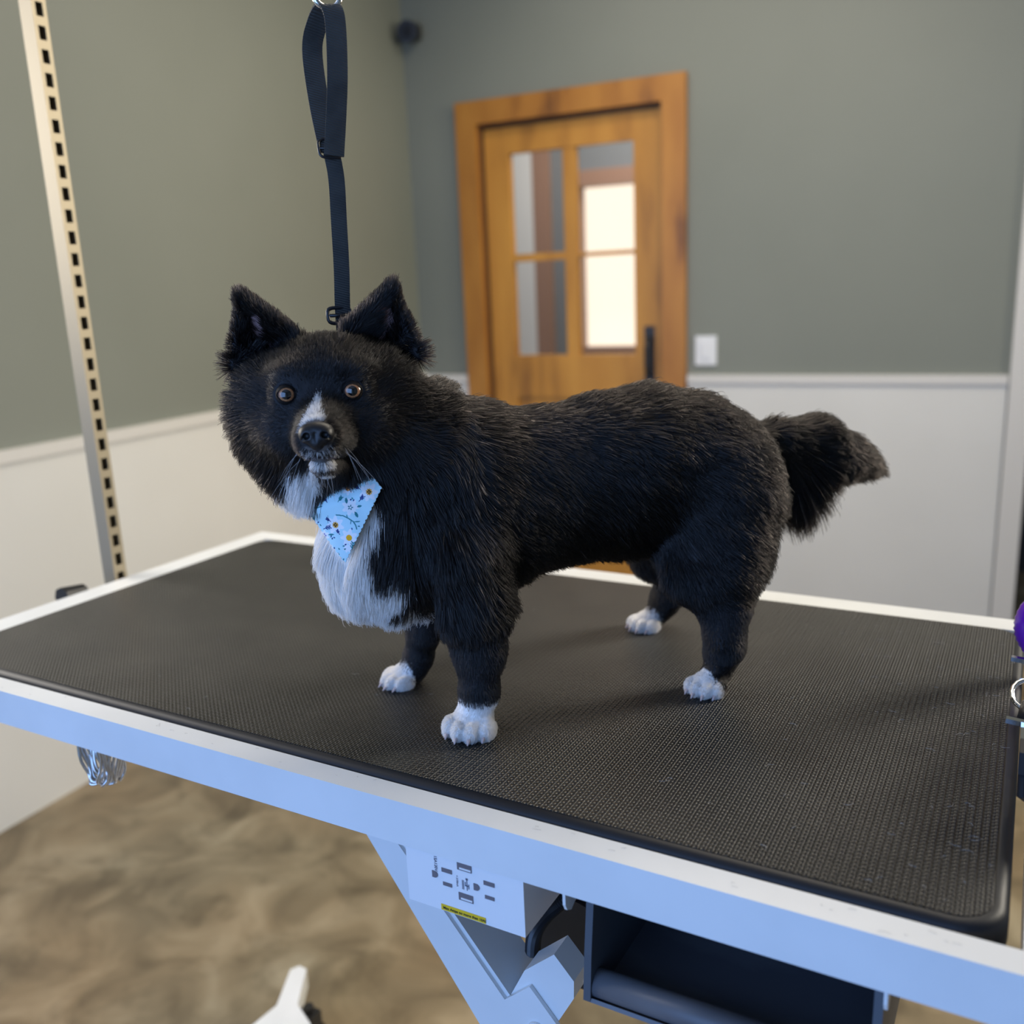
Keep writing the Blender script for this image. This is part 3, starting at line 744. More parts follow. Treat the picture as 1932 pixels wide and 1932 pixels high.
# paws
PAWS = [((-0.018, 0.059), math.radians(52), 1.08), ((0.011, -0.077), math.radians(12), 0.92), ((-0.262, 0.078), math.radians(32), 0.90), ((-0.296, -0.107), math.radians(20), 0.90)]
CLAWS = []
for (pu, pv), ang, sc in PAWS:
    f = np.array([math.cos(ang), math.sin(ang), 0]); l = np.array([-f[1], f[0], 0]); R = np.array([f, l, [0, 0, 1.0]])
    base = np.array([pu, pv, 0.0])
    ell(base + np.array([0, 0, 0.0110 * sc]), np.array([0.017, 0.0175, 0.0125]) * sc, R, k=0.008)
    ci = []
    for lo_, fo, r_ in ((-0.0165, 0.009, 0.0072), (-0.0058, 0.0155, 0.0080), (0.0058, 0.0155, 0.0080), (0.0165, 0.009, 0.0072)):
        c = base + f * fo * sc + l * lo_ * sc + np.array([0, 0, 0.0085 * sc])
        ell(c, np.array([0.0125, r_ * 0.92, 0.0088]) * sc, R, k=0.0025)
        ci.append((c + f * 0.0118 * sc - np.array([0, 0, 0.003]), f))
    CLAWS.append(ci)
# tail
TAILC = [(-0.365, 0, 0.225, 0.022), (-0.405, 0, 0.228, 0.019), (-0.438, 0, 0.224, 0.022), (-0.468, 0, 0.213, 0.021), (-0.493, 0, 0.204, 0.011), (-0.526, 0, 0.191, 0.002)]
for p, q in zip(TAILC, TAILC[1:]): cap(p[:3], q[:3], p[3], q[3], k=0.02)
# head
def hell(c, r, k=0.015): ell(h2d(c), r, HM, k)
def hcap(a, b_, ra, rb, k=0.012): cap(h2d(a), h2d(b_), ra, rb, k)
hell((0, -0.008, 0.012), (0.056, 0.052, 0.050), 0.02)
for s in (-1, 1):
    hell((s * 0.040, -0.020, 0.000), (0.038, 0.040, 0.046), 0.02)
    hell((s * 0.026, 0.018, -0.016), (0.030, 0.028, 0.026), 0.015)
    hell((s * 0.022, 0.026, 0.026), (0.020, 0.017, 0.012), 0.012)
hell((0, -0.03, -0.035), (0.058, 0.048, 0.048), 0.025)
hcap((0, 0.030, -0.012), (0, 0.080, -0.022), 0.0250, 0.0148, 0.014)
hcap((0.009, 0.050, -0.026), (0.006, 0.080, -0.027), 0.015, 0.0115, 0.008); hcap((-0.009, 0.050, -0.026), (-0.006, 0.080, -0.027), 0.015, 0.0115, 0.008)
hcap((0, 0.020, -0.044), (0, 0.068, -0.0445), 0.018, 0.0085, 0.0035)
# ears: shallow cups opening forward
EARS = {-1: [(-0.065, -0.010, 0.097), (-0.079, -0.014, 0.040), (-0.021, -0.002, 0.060), (-0.050, -0.034, 0.050)],
        1: [(0.064, -0.010, 0.098), (0.083, -0.014, 0.040), (0.023, -0.002, 0.062), (0.052, -0.034, 0.050)]}
for s, (tip, out_, inn, bk) in EARS.items():
    tri(h2d(tip), h2d(out_), h2d(bk), 0.0048, 0.006); tri(h2d(tip), h2d(bk), h2d(inn), 0.0048, 0.006)
    tp2 = (tip[0] - s * 0.010, tip[1] - 0.004, tip[2] - 0.006); tri(h2d(tip), h2d(tp2), h2d(inn), 0.0045, 0.006)
EYES = [(-0.0272, 0.0395, 0.0120), (0.0265, 0.0395, 0.0115)]
for e in EYES:
    hell((e[0], e[1] - 0.004, e[2]), (0.0135, 0.0105, 0.0125), 0.006)
    carve(h2d((e[0], e[1] + 0.005, e[2])), 0.0078, 0.003)

def surface_nets(F, g0, h):
    S = F < 0
    n = F.shape
    c = np.zeros((n[0] - 1, n[1] - 1, n[2] - 1), np.int8)
    offs = [(i, j, k) for i in (0, 1) for j in (0, 1) for k in (0, 1)]
    for o in offs: c += S[o[0]:n[0] - 1 + o[0], o[1]:n[1] - 1 + o[1], o[2]:n[2] - 1 + o[2]]
    act = (c > 0) & (c < 8)
    idx = np.full(act.shape, -1, np.int64); ijk = np.argwhere(act); idx[act] = np.arange(len(ijk))
    vals = {o: F[ijk[:, 0] + o[0], ijk[:, 1] + o[1], ijk[:, 2] + o[2]] for o in offs}
    acc = np.zeros((len(ijk), 3)); cnt = np.zeros(len(ijk))
    for a in offs:
        for ax in range(3):
            if a[ax]: continue
            b_ = list(a); b_[ax] = 1; b_ = tuple(b_)
            fa, fb = vals[a], vals[b_]; m = (fa < 0) != (fb < 0)
            t = np.where(m, fa / (fa - fb + 1e-12), 0)
            p = np.array(a, float) + np.zeros((len(ijk), 3)); p[:, ax] += t
            acc[m] += p[m]; cnt[m] += 1
    V = (ijk + acc / cnt[:, None]) * h + g0
    Q = []
    for ax in range(3):
        o1, o2 = [i for i in range(3) if i != ax]
        sl0 = [slice(None)] * 3; sl1 = [slice(None)] * 3
        sl0[ax] = slice(0, -1); sl1[ax] = slice(1, None)
        ch = np.argwhere(S[tuple(sl0)] != S[tuple(sl1)])
        ch = ch[(ch[:, o1] > 0) & (ch[:, o2] > 0) & (ch[:, o1] < n[o1] - 1) & (ch[:, o2] < n[o2] - 1)]
        ins = S[ch[:, 0], ch[:, 1], ch[:, 2]]
        def ci(d1, d2):
            q = ch.copy(); q[:, o1] -= d1; q[:, o2] -= d2; return idx[q[:, 0], q[:, 1], q[:, 2]]
        q = np.stack([ci(1, 1), ci(0, 1), ci(0, 0), ci(1, 0)], 1)
        flip = ins if ax != 1 else ~ins
        q[~flip] = q[~flip][:, ::-1]; Q.append(q)
    return V, np.concatenate(Q)

def grad_at(F, P, g0, h):
    def samp(P):
        q = (P - g0) / h; i = np.clip(np.floor(q).astype(int), 0, np.array(F.shape) - 2); t = np.clip(q - i, 0, 1)
        r = 0
        for a in (0, 1):
            for b_ in (0, 1):
                for c in (0, 1):
                    w = (t[:, 0] if a else 1 - t[:, 0]) * (t[:, 1] if b_ else 1 - t[:, 1]) * (t[:, 2] if c else 1 - t[:, 2])
                    r = r + w * F[i[:, 0] + a, i[:, 1] + b_, i[:, 2] + c]
        return r
    e = h * 1.0; G = np.zeros_like(P)
    for k in range(3):
        d = np.zeros(3); d[k] = e; G[:, k] = (samp(P + d) - samp(P - d)) / (2 * e)
    return samp(P), G / (np.linalg.norm(G, axis=1, keepdims=True) + 1e-9)

def np_mesh(name, V, Q, m, parent=None, smooth=True):
    me = bpy.data.meshes.new(name)
    me.vertices.add(len(V)); me.vertices.foreach_set('co', V.astype(np.float32).ravel())
    k = Q.shape[1]
    me.loops.add(Q.size); me.loops.foreach_set('vertex_index', Q.astype(np.int32).ravel())
    me.polygons.add(len(Q)); me.polygons.foreach_set('loop_start', np.arange(0, Q.size, k, dtype=np.int32)); me.polygons.foreach_set('loop_total', np.full(len(Q), k, np.int32))
    me.update(); me.validate()
    return link(name, me, m, parent, smooth)

V, Q = surface_nets(F_, G0, H_)
V[:, 2] = np.maximum(V[:, 2], 0.0008)

# ---- coat markings (the animal's own colours), in the dog's own coordinates
def in_poly(x, y, poly):
    r = np.zeros(len(x), bool); n = len(poly)
    for i in range(n):
        x0, y0 = poly[i]; x1, y1 = poly[(i + 1) % n]
        c = ((y0 > y) != (y1 > y)) & (x < (x1 - x0) * (y - y0) / (y1 - y0 + 1e-12) + x0); r ^= c
    return r
CHEST = [(0.128, 0.266), (0.101, 0.266), (0.100, 0.238), (0.050, 0.226), (0.056, 0.212), (0.063, 0.204), (0.062, 0.163), (0.050, 0.170), (0.036, 0.166), (0.037, 0.149),
         (0.048, 0.136), (0.024, 0.126), (-0.002, 0.113), (-0.012, 0.090), (0.041, 0.080), (0.20, 0.08), (0.20, 0.175), (0.125, 0.205), (0.134, 0.231)]
def head_mask(P):
    h = d2h(P); return (np.linalg.norm((h - [0, -0.01, -0.005]) / [0.105, 0.125, 0.085], axis=1) < 1) | ((h[:, 2] > 0.03) & (P[:, 0] > -0.02))
def markings(P, jit=0.0):
    """1 where the coat is white"""
    if jit: P = P + np.random.default_rng(3).normal(0, jit, P.shape)
    h = d2h(P); w = P[:, 2]; hm = head_mask(P)
    W = in_poly(P[:, 0], w, CHEST) & (P[:, 1] > -0.075) & (P[:, 1] < 0.09) & (w > 0.085) & ~((P[:, 0] < 0.03) & (w < 0.135) & (P[:, 1] > 0.036))
    W &= ~((hm) & (h[:, 2] > -0.060) & ~((h[:, 0] < -0.010) & (h[:, 0] > -0.034) & (h[:, 2] < -0.046)))
    # paws
    W |= (w < 0.036) & (np.hypot(P[:, 0] + 0.018, P[:, 1] - 0.060) < 0.05)
    W |= (w < 0.030) & (P[:, 0] > 0.002 + 0.35 * w) & (P[:, 0] < 0.05) & (P[:, 1] < -0.03)
    W |= (w < 0.030) & (P[:, 0] > -0.268 + 0.35 * w) & (P[:, 0] < -0.2) & (P[:, 1] > 0.06)
    W |= (w < 0.026) & (P[:, 0] > -0.312 + 0.5 * w) & (P[:, 0] < -0.22) & (P[:, 1] < -0.06)
    # face: blaze, nose surround, chin
    t = np.clip((0.010 - h[:, 2]) / 0.022, 0, 1)
    W |= hm & (h[:, 1] > 0.045) & (h[:, 2] < 0.010) & (h[:, 2] > -0.022) & (h[:, 0] > -0.0022 - 0.0085 * t) & (h[:, 0] < 0.0006 + 0.0046 * t)
    W |= hm & (h[:, 1] > 0.080) & (h[:, 2] < -0.030) & (h[:, 2] > -0.0375) & (np.abs(h[:, 0]) < 0.0125) & (np.modf(np.abs(P[:, 0] * 7919.3))[0] < 0.45)
    W |= hm & (h[:, 1] > 0.066) & (h[:, 2] - 22 * h[:, 0] ** 2 < -0.0415) & (h[:, 2] - 22 * h[:, 0] ** 2 > -0.0480) & (np.abs(h[:, 0]) < 0.0145)
    W |= hm & (h[:, 1] > 0.052) & (h[:, 2] < -0.0525) & (np.abs(h[:, 0] - 0.001) < 0.006)
    return W

skin = bpy.data.materials.new('dog_skin'); skin.use_nodes = True
b = skin.node_tree.nodes['Principled BSDF']; at = skin.node_tree.nodes.new('ShaderNodeAttribute'); at.attribute_name = 'coat'
skin.node_tree.links.new(at.outputs['Color'], b.inputs['Base Color']); b.inputs['Roughness'].default_value = 0.6; b.inputs['Specular IOR Level'].default_value = 0.25
dog = np_mesh('dog', V, Q, skin); dog.matrix_world = DOGM
tag(dog, 'small fluffy black dog with white chest and paws standing on the grooming table', 'dog')
col = np.zeros((len(V), 4), np.float32); col[:] = (0.012, 0.011, 0.012, 1)
mk_ = markings(V); hk_ = head_mask(V) & (d2h(V)[:, 2] > -0.055)
col[mk_ & ~hk_] = (0.85, 0.82, 0.79, 1); col[mk_ & hk_] = (0.10, 0.09, 0.085, 1)
hv = d2h(V)
EARPINK = [(-0.0530, 0.066), (0.0560, 0.0675)]
for ex, ez in EARPINK:
    s = np.sign(ex)
    q = ((hv[:, 0] - ex - s * -0.0) / 0.0085) ** 2 + ((hv[:, 2] - ez) / 0.014) ** 2
    col[(q < 1.3) & (hv[:, 1] > -0.040)] = (0.20, 0.125, 0.12, 1)
ca = dog.data.color_attributes.new('coat', 'FLOAT_COLOR', 'POINT'); ca.data.foreach_set('color', col.ravel())

# ---- eyes, nose, mouth, claws
eye_white = mat('eye_dark_sclera', (0.05, 0.03, 0.025), 0.15, coat=1.0)
iris_m = mat('amber_iris', (0.35, 0.14, 0.05), 0.3, noise=(600, 3, [(0.3, (0.20, 0.07, 0.025)), (0.7, (0.46, 0.21, 0.09))]), coat=1.0)
pupil_m = mat('pupil', (0.004, 0.004, 0.005), 0.05, coat=1.0)
lid_m = mat('eyelid_skin', (0.008, 0.007, 0.007), 0.7, spec=0.2)
cornea_m = mat('cornea', (1, 1, 1), 0.0, trans=1.0); cornea_m.node_tree.nodes['Principled BSDF'].inputs['IOR'].default_value = 1.35
def rot_to(n):
    return Vector(n).to_track_quat('Z', 'Y').to_matrix().to_4x4()
def capmesh(r, a0, a1, nseg=32, nr=6):
    bm = bmesh.new(); rings = []
    for i in range(nr + 1):
        a = a0 + (a1 - a0) * i / nr
        rings.append([bm.verts.new((r * math.sin(a) * math.cos(2 * math.pi * k / nseg), r * math.sin(a) * math.sin(2 * math.pi * k / nseg), r * math.cos(a))) for k in range(nseg)])
    for A, B in zip(rings, rings[1:]):
        for k in range(nseg): bm.faces.new([A[k], B[k], B[(k + 1) % nseg], A[(k + 1) % nseg]])
    if a0 > 0.0 and a0 < 0.3: bm.faces.new(rings[0][::-1])
    return bm
def cap_obj(name, bm, m, parent):
    bmesh.ops.recalc_face_normals(bm, faces=bm.faces)
    me = bpy.data.meshes.new(name); bm.to_mesh(me); bm.free(); return link(name, me, m, parent, True)
camd = (np.array(CAMW) - OW) @ B3.T
for e in EYES:
    c = h2d((e[0], e[1] + 0.0008, e[2])); g = camd - c; g /= np.linalg.norm(g); g = g * 0.8 + HF * 0.2; g /= np.linalg.norm(g)
    bm = bmesh.new(); bmesh.ops.create_uvsphere(bm, u_segments=32, v_segments=20, radius=0.0082)
    o = obj('eye', bm, eye_white, dog, smooth=True)
    o.matrix_basis = Matrix.Translation(c) @ rot_to(g)
    # lids: a dark rim with an almond opening
    up_ = HU - g * (HU @ g); up_ /= np.linalg.norm(up_); rt_ = np.cross(up_, g)
    bm = bmesh.new(); bmesh.ops.create_uvsphere(bm, u_segments=64, v_segments=40, radius=0.0089)
    kill = []
    for f_ in bm.faces:
        q_ = f_.calc_center_median()
        xx, yy, zz = q_.x, q_.y, q_.z
        if zz < -0.002 or (zz > 0 and abs(xx) < 0.0078 and -0.0056 * (1 - (xx / 0.0078) ** 2) ** 0.6 < yy < 0.0055 * (1 - (xx / 0.0078) ** 2) ** 0.6): kill.append(f_)
    bmesh.ops.delete(bm, geom=kill, context='FACES')
    lid = obj('eyelid', bm, lid_m, dog, smooth=True)
    lm = Matrix.Identity(4)
    for i_ in range(3): lm[i_][0], lm[i_][1], lm[i_][2], lm[i_][3] = rt_[i_], up_[i_], g[i_], c[i_]
    lid.matrix_basis = lm
    cap_obj('iris', capmesh(0.00828, 0.48, 0.80), iris_m, o)
    cap_obj('pupil', capmesh(0.00830, 0.02, 0.52), pupil_m, o)

# nose leather, sculpted at fine resolution in head coordinates
G0b, G1b, Hb, NGb, gxb, Fb = G0, G1, H_, NG, gx, F_
H_ = 0.0006; G0 = np.array([-0.018, 0.080, -0.040]); G1 = np.array([0.018, 0.106, -0.006]); NG = np.ceil((G1 - G0) / H_).astype(int)
gx = [(G0[i] + H_ * np.arange(NG[i])).astype(np.float32) for i in range(3)]; F_ = np.full(NG, 0.02, np.float32)
ell((0, 0.0905, -0.0185), (0.0128, 0.0092, 0.0070), k=0.003)
ell((-0.0065, 0.0915, -0.0215), (0.0070, 0.0085, 0.0068), k=0.003); ell((0.0065, 0.0915, -0.0215), (0.0070, 0.0085, 0.0068), k=0.003)
ell((0, 0.0910, -0.0270), (0.0066, 0.0078, 0.0068), k=0.004)
for s in (-1, 1):
    carve((s * 0.0068, 0.1010, -0.0222), 0.0034, 0.0005); carve((s * 0.0072, 0.0975, -0.0220), 0.0026, 0.0005); carve((s * 0.0095, 0.0985, -0.0240), 0.0016, 0.0010); carve((s * 0.0108, 0.0965, -0.0250), 0.0013, 0.0008)
for zz in np.arange(-0.034, -0.020, 0.0008): carve((0, 0.1000, zz), 0.0010, 0.0008)
Vn, Qn = surface_nets(F_, G0, H_)
nose = np_mesh('nose', h2d(Vn), Qn, mat('nose_leather', (0.006, 0.006, 0.007), 0.42, bump=(900, 0.35, 0.0004)), dog)
G0, G1, H_, NG, gx, F_ = G0b, G1b, Hb, NGb, gxb, Fb
bm = bmesh.new()     # dark lip line
tube(bm, [tuple(h2d((x, 0.0855 - 32 * x * x - 0.0, -0.0392 - 12 * x * x))) for x in np.linspace(-0.0125, 0.0125, 15)], [0.0003 + 0.0012 * math.sin(math.pi * (k + 0.6) / 15.2) for k in range(15)], 8)
obj('lips', bm, mat('lip_skin', (0.05, 0.035, 0.045), 0.35), dog, smooth=True)
claw_m = mat('claw', (0.55, 0.42, 0.38), 0.35)
for ci in CLAWS:
    for c, f in ci:
        bm = bmesh.new(); tube(bm, [tuple(c - f * 0.003 + np.array([0, 0, 0.001])), tuple(c + f * 0.0015), tuple(c + f * 0.0050 - np.array([0, 0, 0.0028]))], [0.0022, 0.0018, 0.0006], 8)
        obj('claw', bm, claw_m, dog, smooth=True)

def sstep(a, b_, x):
    t = np.clip((x - a) / (b_ - a), 0, 1); return t * t * (3 - 2 * t)
# ------------------------------------------------------------------ bandana draped on the chest
bdir = np.array([0.27, 0.95, 0.10]); bdir /= np.linalg.norm(bdir)
bs = -np.cross(bdir, [0, 0, 1.0]); bs /= np.linalg.norm(bs); bt = np.cross(bdir, bs); bt = bt if bt[2] > 0 else -bt
BO = np.array([0.0830, 0.035, 0.2165])
BPOLY = [(-0.0360, 0.009), (-0.034, 0.024), (0.026, 0.038), (0.0375, 0.024), (0.0010, -0.0405)]
def bandana_surface(A, B_, off=0.011):
    P = BO + np.outer(A, bs) + np.outer(B_, bt) + bdir * 0.05
    for _ in range(70):
        d, g = grad_at(F_, P, G0, H_)
        P = P - bdir * np.clip(d - (off + 0.002 - 0.012 * sstep(0.010, 0.028, B_ - 0.30 * A)), -0.003, 0.003)[:, None] * 0.8
    return P
hs = 0.00033
ga_ = np.arange(-0.037, 0.037, hs); gb_ = np.arange(-0.041, 0.043, hs)
AA, BB = np.meshgrid(ga_, gb_, indexing='ij'); af, bf = AA.ravel(), BB.ravel()
# pinked (zigzag) edge
dmin = np.full(len(af), 1.0)
for i in range(len(BPOLY)):
    p, q = np.array(BPOLY[i]), np.array(BPOLY[(i + 1) % len(BPOLY)])
    d_ = q - p; L_ = np.linalg.norm(d_); t_ = np.clip(((af - p[0]) * d_[0] + (bf - p[1]) * d_[1]) / L_ ** 2, 0, 1)
    dd = np.hypot(af - p[0] - t_ * d_[0], bf - p[1] - t_ * d_[1]) + 0.0016 * np.abs(((t_ * L_ / 0.0042) % 1) - 0.5) * 2
    dmin = np.minimum(dmin, dd)
keep = in_poly(af, bf, BPOLY) & (dmin > 0.0008)
Pb = bandana_surface(af, bf)
for _ in range(12):      # relax so that the cloth bridges hollows
    G_ = Pb.reshape(len(ga_), len(gb_), 3)
    S_ = G_.copy(); S_[3:-3, 3:-3] = (G_[6:, 3:-3] + G_[:-6, 3:-3] + G_[3:-3, 6:] + G_[3:-3, :-6]) / 4
    Pb = S_.reshape(-1, 3)
# soft drape folds
Pb = Pb + bdir * (0.0011 * np.sin(af * 230 + bf * 120) * np.exp(-((bf - 0.02) / 0.03) ** 2))[:, None]
cc = np.zeros((len(af), 4), np.float32); cc[:] = (0.50, 0.74, 0.80, 1)
def z2(X, Y): return ((500 + X / 4.83) - 648) * 0.00042, (960 - (860 + Y / 4.83)) * 0.00042
TEAL, NAVY, WHT, GOLD, BRN, ORG = (0.03, 0.20, 0.22), (0.03, 0.06, 0.20), (0.80, 0.82, 0.84), (0.75, 0.38, 0.06), (0.06, 0.03, 0.02), (0.62, 0.27, 0.10)
def blob(X, Y, r, c, lobes=0, dep=0.2, ph=0.0):
    x, y = z2(X, Y); dx, dy = af - x, bf - y; R = np.hypot(dx, dy); th = np.arctan2(dy, dx)
    rr = r / 4.83 * 0.00042 * (1 + dep * np.cos(lobes * th + ph) if lobes else 1.0); cc[R < rr, :3] = c
def leaf(X, Y, ang, ln, wd, c):
    x, y = z2(X, Y); a = math.radians(ang); dx, dy = af - x, bf - y
    s = (dx * math.cos(a) + dy * math.sin(a)) / (ln / 4.83 * 0.00042); t = (-dx * math.sin(a) + dy * math.cos(a)) / (wd / 4.83 * 0.00042)
    cc[(np.abs(s) < 1) & (np.abs(t) < (1 - s * s)), :3] = c
def stroke(pts, w, c):
    for p, q in zip(pts, pts[1:]):
        p, q = np.array(z2(*p)), np.array(z2(*q)); d_ = q - p; t_ = np.clip(((af - p[0]) * d_[0] + (bf - p[1]) * d_[1]) / (d_ @ d_), 0, 1)
        cc[np.hypot(af - p[0] - t_ * d_[0], bf - p[1] - t_ * d_[1]) < w / 4.83 * 0.00042, :3] = c
def sprig(X, Y, ang, ln, c):
    a = math.radians(ang); ux, uy = math.cos(a), -math.sin(a)
    stroke([(X, Y), (X + ux * ln, Y + uy * ln)], 4, c)
    for k in (0.35, 0.6, 0.85):
        for s_ in (-1, 1):
            b_ = a + s_ * 0.75; l_ = ln * 0.32
            stroke([(X + ux * ln * k, Y + uy * ln * k), (X + ux * ln * k + math.cos(b_) * l_, Y + uy * ln * k - math.sin(b_) * l_)], 5, c)
for (X, Y, r) in [(1010, 240, 78), (820, 385, 72), (650, 565, 78), (785, 688, 74), (400, 570, 55), (800, 212, 50), (525, 678, 48), (760, 790, 40)]:
    blob(X, Y, r, WHT, 7, 0.22, X * 0.1)
for (X, Y) in [(1015, 240), (652, 565)]:
    blob(X, Y, 30, GOLD, 9, 0.12); blob(X, Y, 17, BRN, 4, 0.3); blob(X, Y, 6, GOLD)
blob(785, 688, 30, (0.85, 0.42, 0.02)); blob(800, 212, 22, ORG); blob(408, 572, 20, ORG, 3, 0.3)
blob(820, 388, 20, TEAL, 5, 0.4); blob(820, 388, 9, WHT); blob(527, 676, 18, (0.25, 0.2, 0.4), 4, 0.3); blob(527, 676, 7, WHT)
for a_ in [(785, 320, 95, 30, 14, TEAL), (908, 380, 12, 26, 12, TEAL), (873, 460, -65, 34, 15, TEAL), (600, 662, 5, 34, 9, TEAL), (468, 680, -35, 24, 10, TEAL), (540, 722, -60, 22, 11, TEAL), (362, 452, -60, 16, 7, NAVY)]: leaf(*a_)
stroke([(668, 463), (740, 470), (790, 495), (840, 530), (862, 570), (868, 602)], 6, TEAL); stroke([(840, 532), (900, 528)], 5, TEAL); stroke([(780, 490), (778, 462)], 4, TEAL); stroke([(815, 515), (812, 550)], 4, TEAL)
stroke([(345, 372), (400, 398), (470, 396), (525, 378)], 5, TEAL); stroke([(330, 395), (350, 470)], 3, WHT)
for a_ in [(910, 330, 48, 70, NAVY), (605, 532, 145, 52, NAVY), (520, 612, 20, 80, NAVY), (690, 658, 120, 48, NAVY), (425, 545, 105, 62, TEAL), (800, 820, 75, 90, TEAL), (700, 330, 50, 60, TEAL), (930, 215, 150, 60, NAVY), (585, 340, 130, 50, NAVY)]: sprig(*a_)
for X, Y in [(828, 312), (858, 318), (845, 300), (468, 548), (490, 575), (455, 575), (610, 700), (632, 690), (600, 680), (725, 770), (745, 755), (735, 800), (625, 795), (675, 800), (665, 850), (685, 893), (712, 905), (820, 598), (890, 575)]:
    leaf(X, Y, (X * 37) % 180, 13, 7, TEAL if (X + Y) % 2 else NAVY)
kid = np.full(len(af), -1); kid[keep] = np.arange(keep.sum())
ix = np.arange(len(af)).reshape(len(ga_), len(gb_))
q4 = np.stack([ix[:-1, :-1], ix[1:, :-1], ix[1:, 1:], ix[:-1, 1:]], -1).reshape(-1, 4)
q4 = kid[q4]; q4 = q4[(q4 >= 0).all(1)]
cloth = bpy.data.materials.new('printed_cotton'); cloth.use_nodes = True
b = cloth.node_tree.nodes['Principled BSDF']; at = cloth.node_tree.nodes.new('ShaderNodeAttribute'); at.attribute_name = 'print'
cloth.node_tree.links.new(at.outputs['Color'], b.inputs['Base Color']); b.inputs['Roughness'].default_value = 0.85; b.inputs['Specular IOR Level'].default_value = 0.2
bandana = np_mesh('bandana', Pb[keep], q4, cloth); bandana.matrix_world = DOGM
tag(bandana, 'light blue flower print bandana with zigzag edge on the chest of the dog', 'bandana')
ca = bandana.data.color_attributes.new('print', 'FLOAT_COLOR', 'POINT'); ca.data.foreach_set('color', cc[keep].ravel())
md = bandana.modifiers.new('cloth_thickness', 'SOLIDIFY'); md.thickness = 0.0005

# ------------------------------------------------------------------ fur
def fbm(P, s, seed):
    """cheap smooth vector noise made of a few sine waves"""
    r = np.random.default_rng(seed); out = np.zeros((len(P), 3))
    for o in range(4):
        K = r.normal(0, 1, (3, 3)) * s * (1.7 ** o); ph = r.uniform(0, 6.28, 3)
        out += np.sin(P @ K.T + ph) * (0.6 ** o)
    return out / 2.0
def sstep(a, b_, x):
    t = np.clip((x - a) / (b_ - a), 0, 1); return t * t * (3 - 2 * t)
def nrm(v): return v / (np.linalg.norm(v, axis=1, keepdims=True) + 1e-9)

T3 = np.concatenate([Q[:, [0, 1, 2]], Q[:, [0, 2, 3]]])
Ta = np.linalg.norm(np.cross(V[T3[:, 1]] - V[T3[:, 0]], V[T3[:, 2]] - V[T3[:, 0]]), axis=1) / 2
Tc = V[T3].mean(1)
def density(P):
    """strands per square metre"""
    h = d2h(P); hm = head_mask(P)
    D = np.full(len(P), 1.05e6)
    D[hm] = 2.4e6; D[hm & (h[:, 1] > 0.05)] = 4.0e6
    D[P[:, 2] < 0.05] = 3.4e6
    D[P[:, 0] < -0.385] = 2.6e6
    W = markings(P); D[W] *= 1.6
    D[(P[:, 1] < -0.02) & ~hm & (P[:, 2] > 0.06)] *= 0.45
    D[P[:, 2] < 0.002] = 0
    return D
NS = rng.poisson(Ta * density(Tc) * 0.62)
tid = np.repeat(np.arange(len(T3)), NS)
r1, r2 = rng.random(len(tid)), rng.random(len(tid)); f1 = np.sqrt(r1)
R_ = V[T3[tid, 0]] * (1 - f1)[:, None] + V[T3[tid, 1]] * (f1 * (1 - r2))[:, None] + V[T3[tid, 2]] * (f1 * r2)[:, None]
_, Nn = grad_at(F_, R_, G0, H_)
h = d2h(R_); hm = head_mask(R_)
ear = (h[:, 2] > 0.050) & (np.abs(h[:, 0]) > 0.016) & hm
for s in (-1, 1): pass
drop = np.zeros(len(R_), bool)
for e in EYES:
    dx, dz = h[:, 0] - e[0], h[:, 2] - e[2]
    drop |= (h[:, 1] > 0.02) & (np.hypot(dx, dz * 1.1) < 0.0088)
drop |= (np.hypot(h[:, 0], (h[:, 2] + 0.0225) * 1.1) < 0.0120) & (h[:, 1] > 0.0815)
drop |= (np.abs(h[:, 2] + 0.0392 + 12 * h[:, 0] ** 2) < 0.0013) & (h[:, 1] > 0.06) & (np.abs(h[:, 0]) < 0.012)
for ex, ez in EARPINK:
    drop |= (((h[:, 0] - ex) / 0.0085) ** 2 + ((h[:, 2] - ez) / 0.014) ** 2 < 1) & (h[:, 1] > -0.040) & (Nn @ HF > 0) & (rng.random(len(R_)) < 0.93)
R_, Nn, h, hm, ear = [x[~drop] for x in (R_, Nn, h, hm, ear)]
n = len(R_); u, v, w = R_.T; Wm = np.where(hm, markings(R_, 0.0013), markings(R_, 0.0022))
tail = (u < -0.388) & (w > 0.19) & (np.abs(v) < 0.03) & ~hm
under_b = (~hm | (h[:, 2] < -0.058)) & in_poly((R_ - BO) @ bs, (R_ - BO) @ bt, [(p[0] * 1.08, p[1] * 1.05) for p in BPOLY]) & (Nn @ bdir > 0.1) & (v > -0.01) & (w < 0.243)

# length
L = np.full(n, 0.0165)
L += 0.006 * sstep(-0.145, -0.185, u) * sstep(0.22, 0.28, w)
L += 0.004 * sstep(-0.15, -0.22, u)
L = np.where(u > -0.07, 0.0165 + 0.009 * sstep(-0.07, 0.0, u), L)
L = np.where((u > 0.02) & (w < 0.28), 0.028, L)
L = np.where((u < -0.35) & (w < 0.20), 0.008, L)
leg = sstep(0.135, 0.075, w)
L = L * (1 - leg) + 0.0055 * leg
L = np.where(w < 0.035, 0.0042, L)
fr = sstep(0.045, 0.0, h[:, 1])
Lh = 0.0055 + 0.005 * fr
side_ = sstep(0.028, 0.066, np.abs(h[:, 0])) * sstep(0.042, -0.005, h[:, 1])
low = sstep(-0.02, -0.055, h[:, 2]) * sstep(0.05, 0.01, h[:, 1])
Lh = Lh + 0.015 * side_ * (1 - 0.5 * np.maximum(low, 0)) + 0.021 * np.maximum(low, 0) * (1 - 0.62 * sstep(0.03, 0.06, np.abs(h[:, 0]))) + 0.006 * sstep(-0.01, -0.04, h[:, 1])
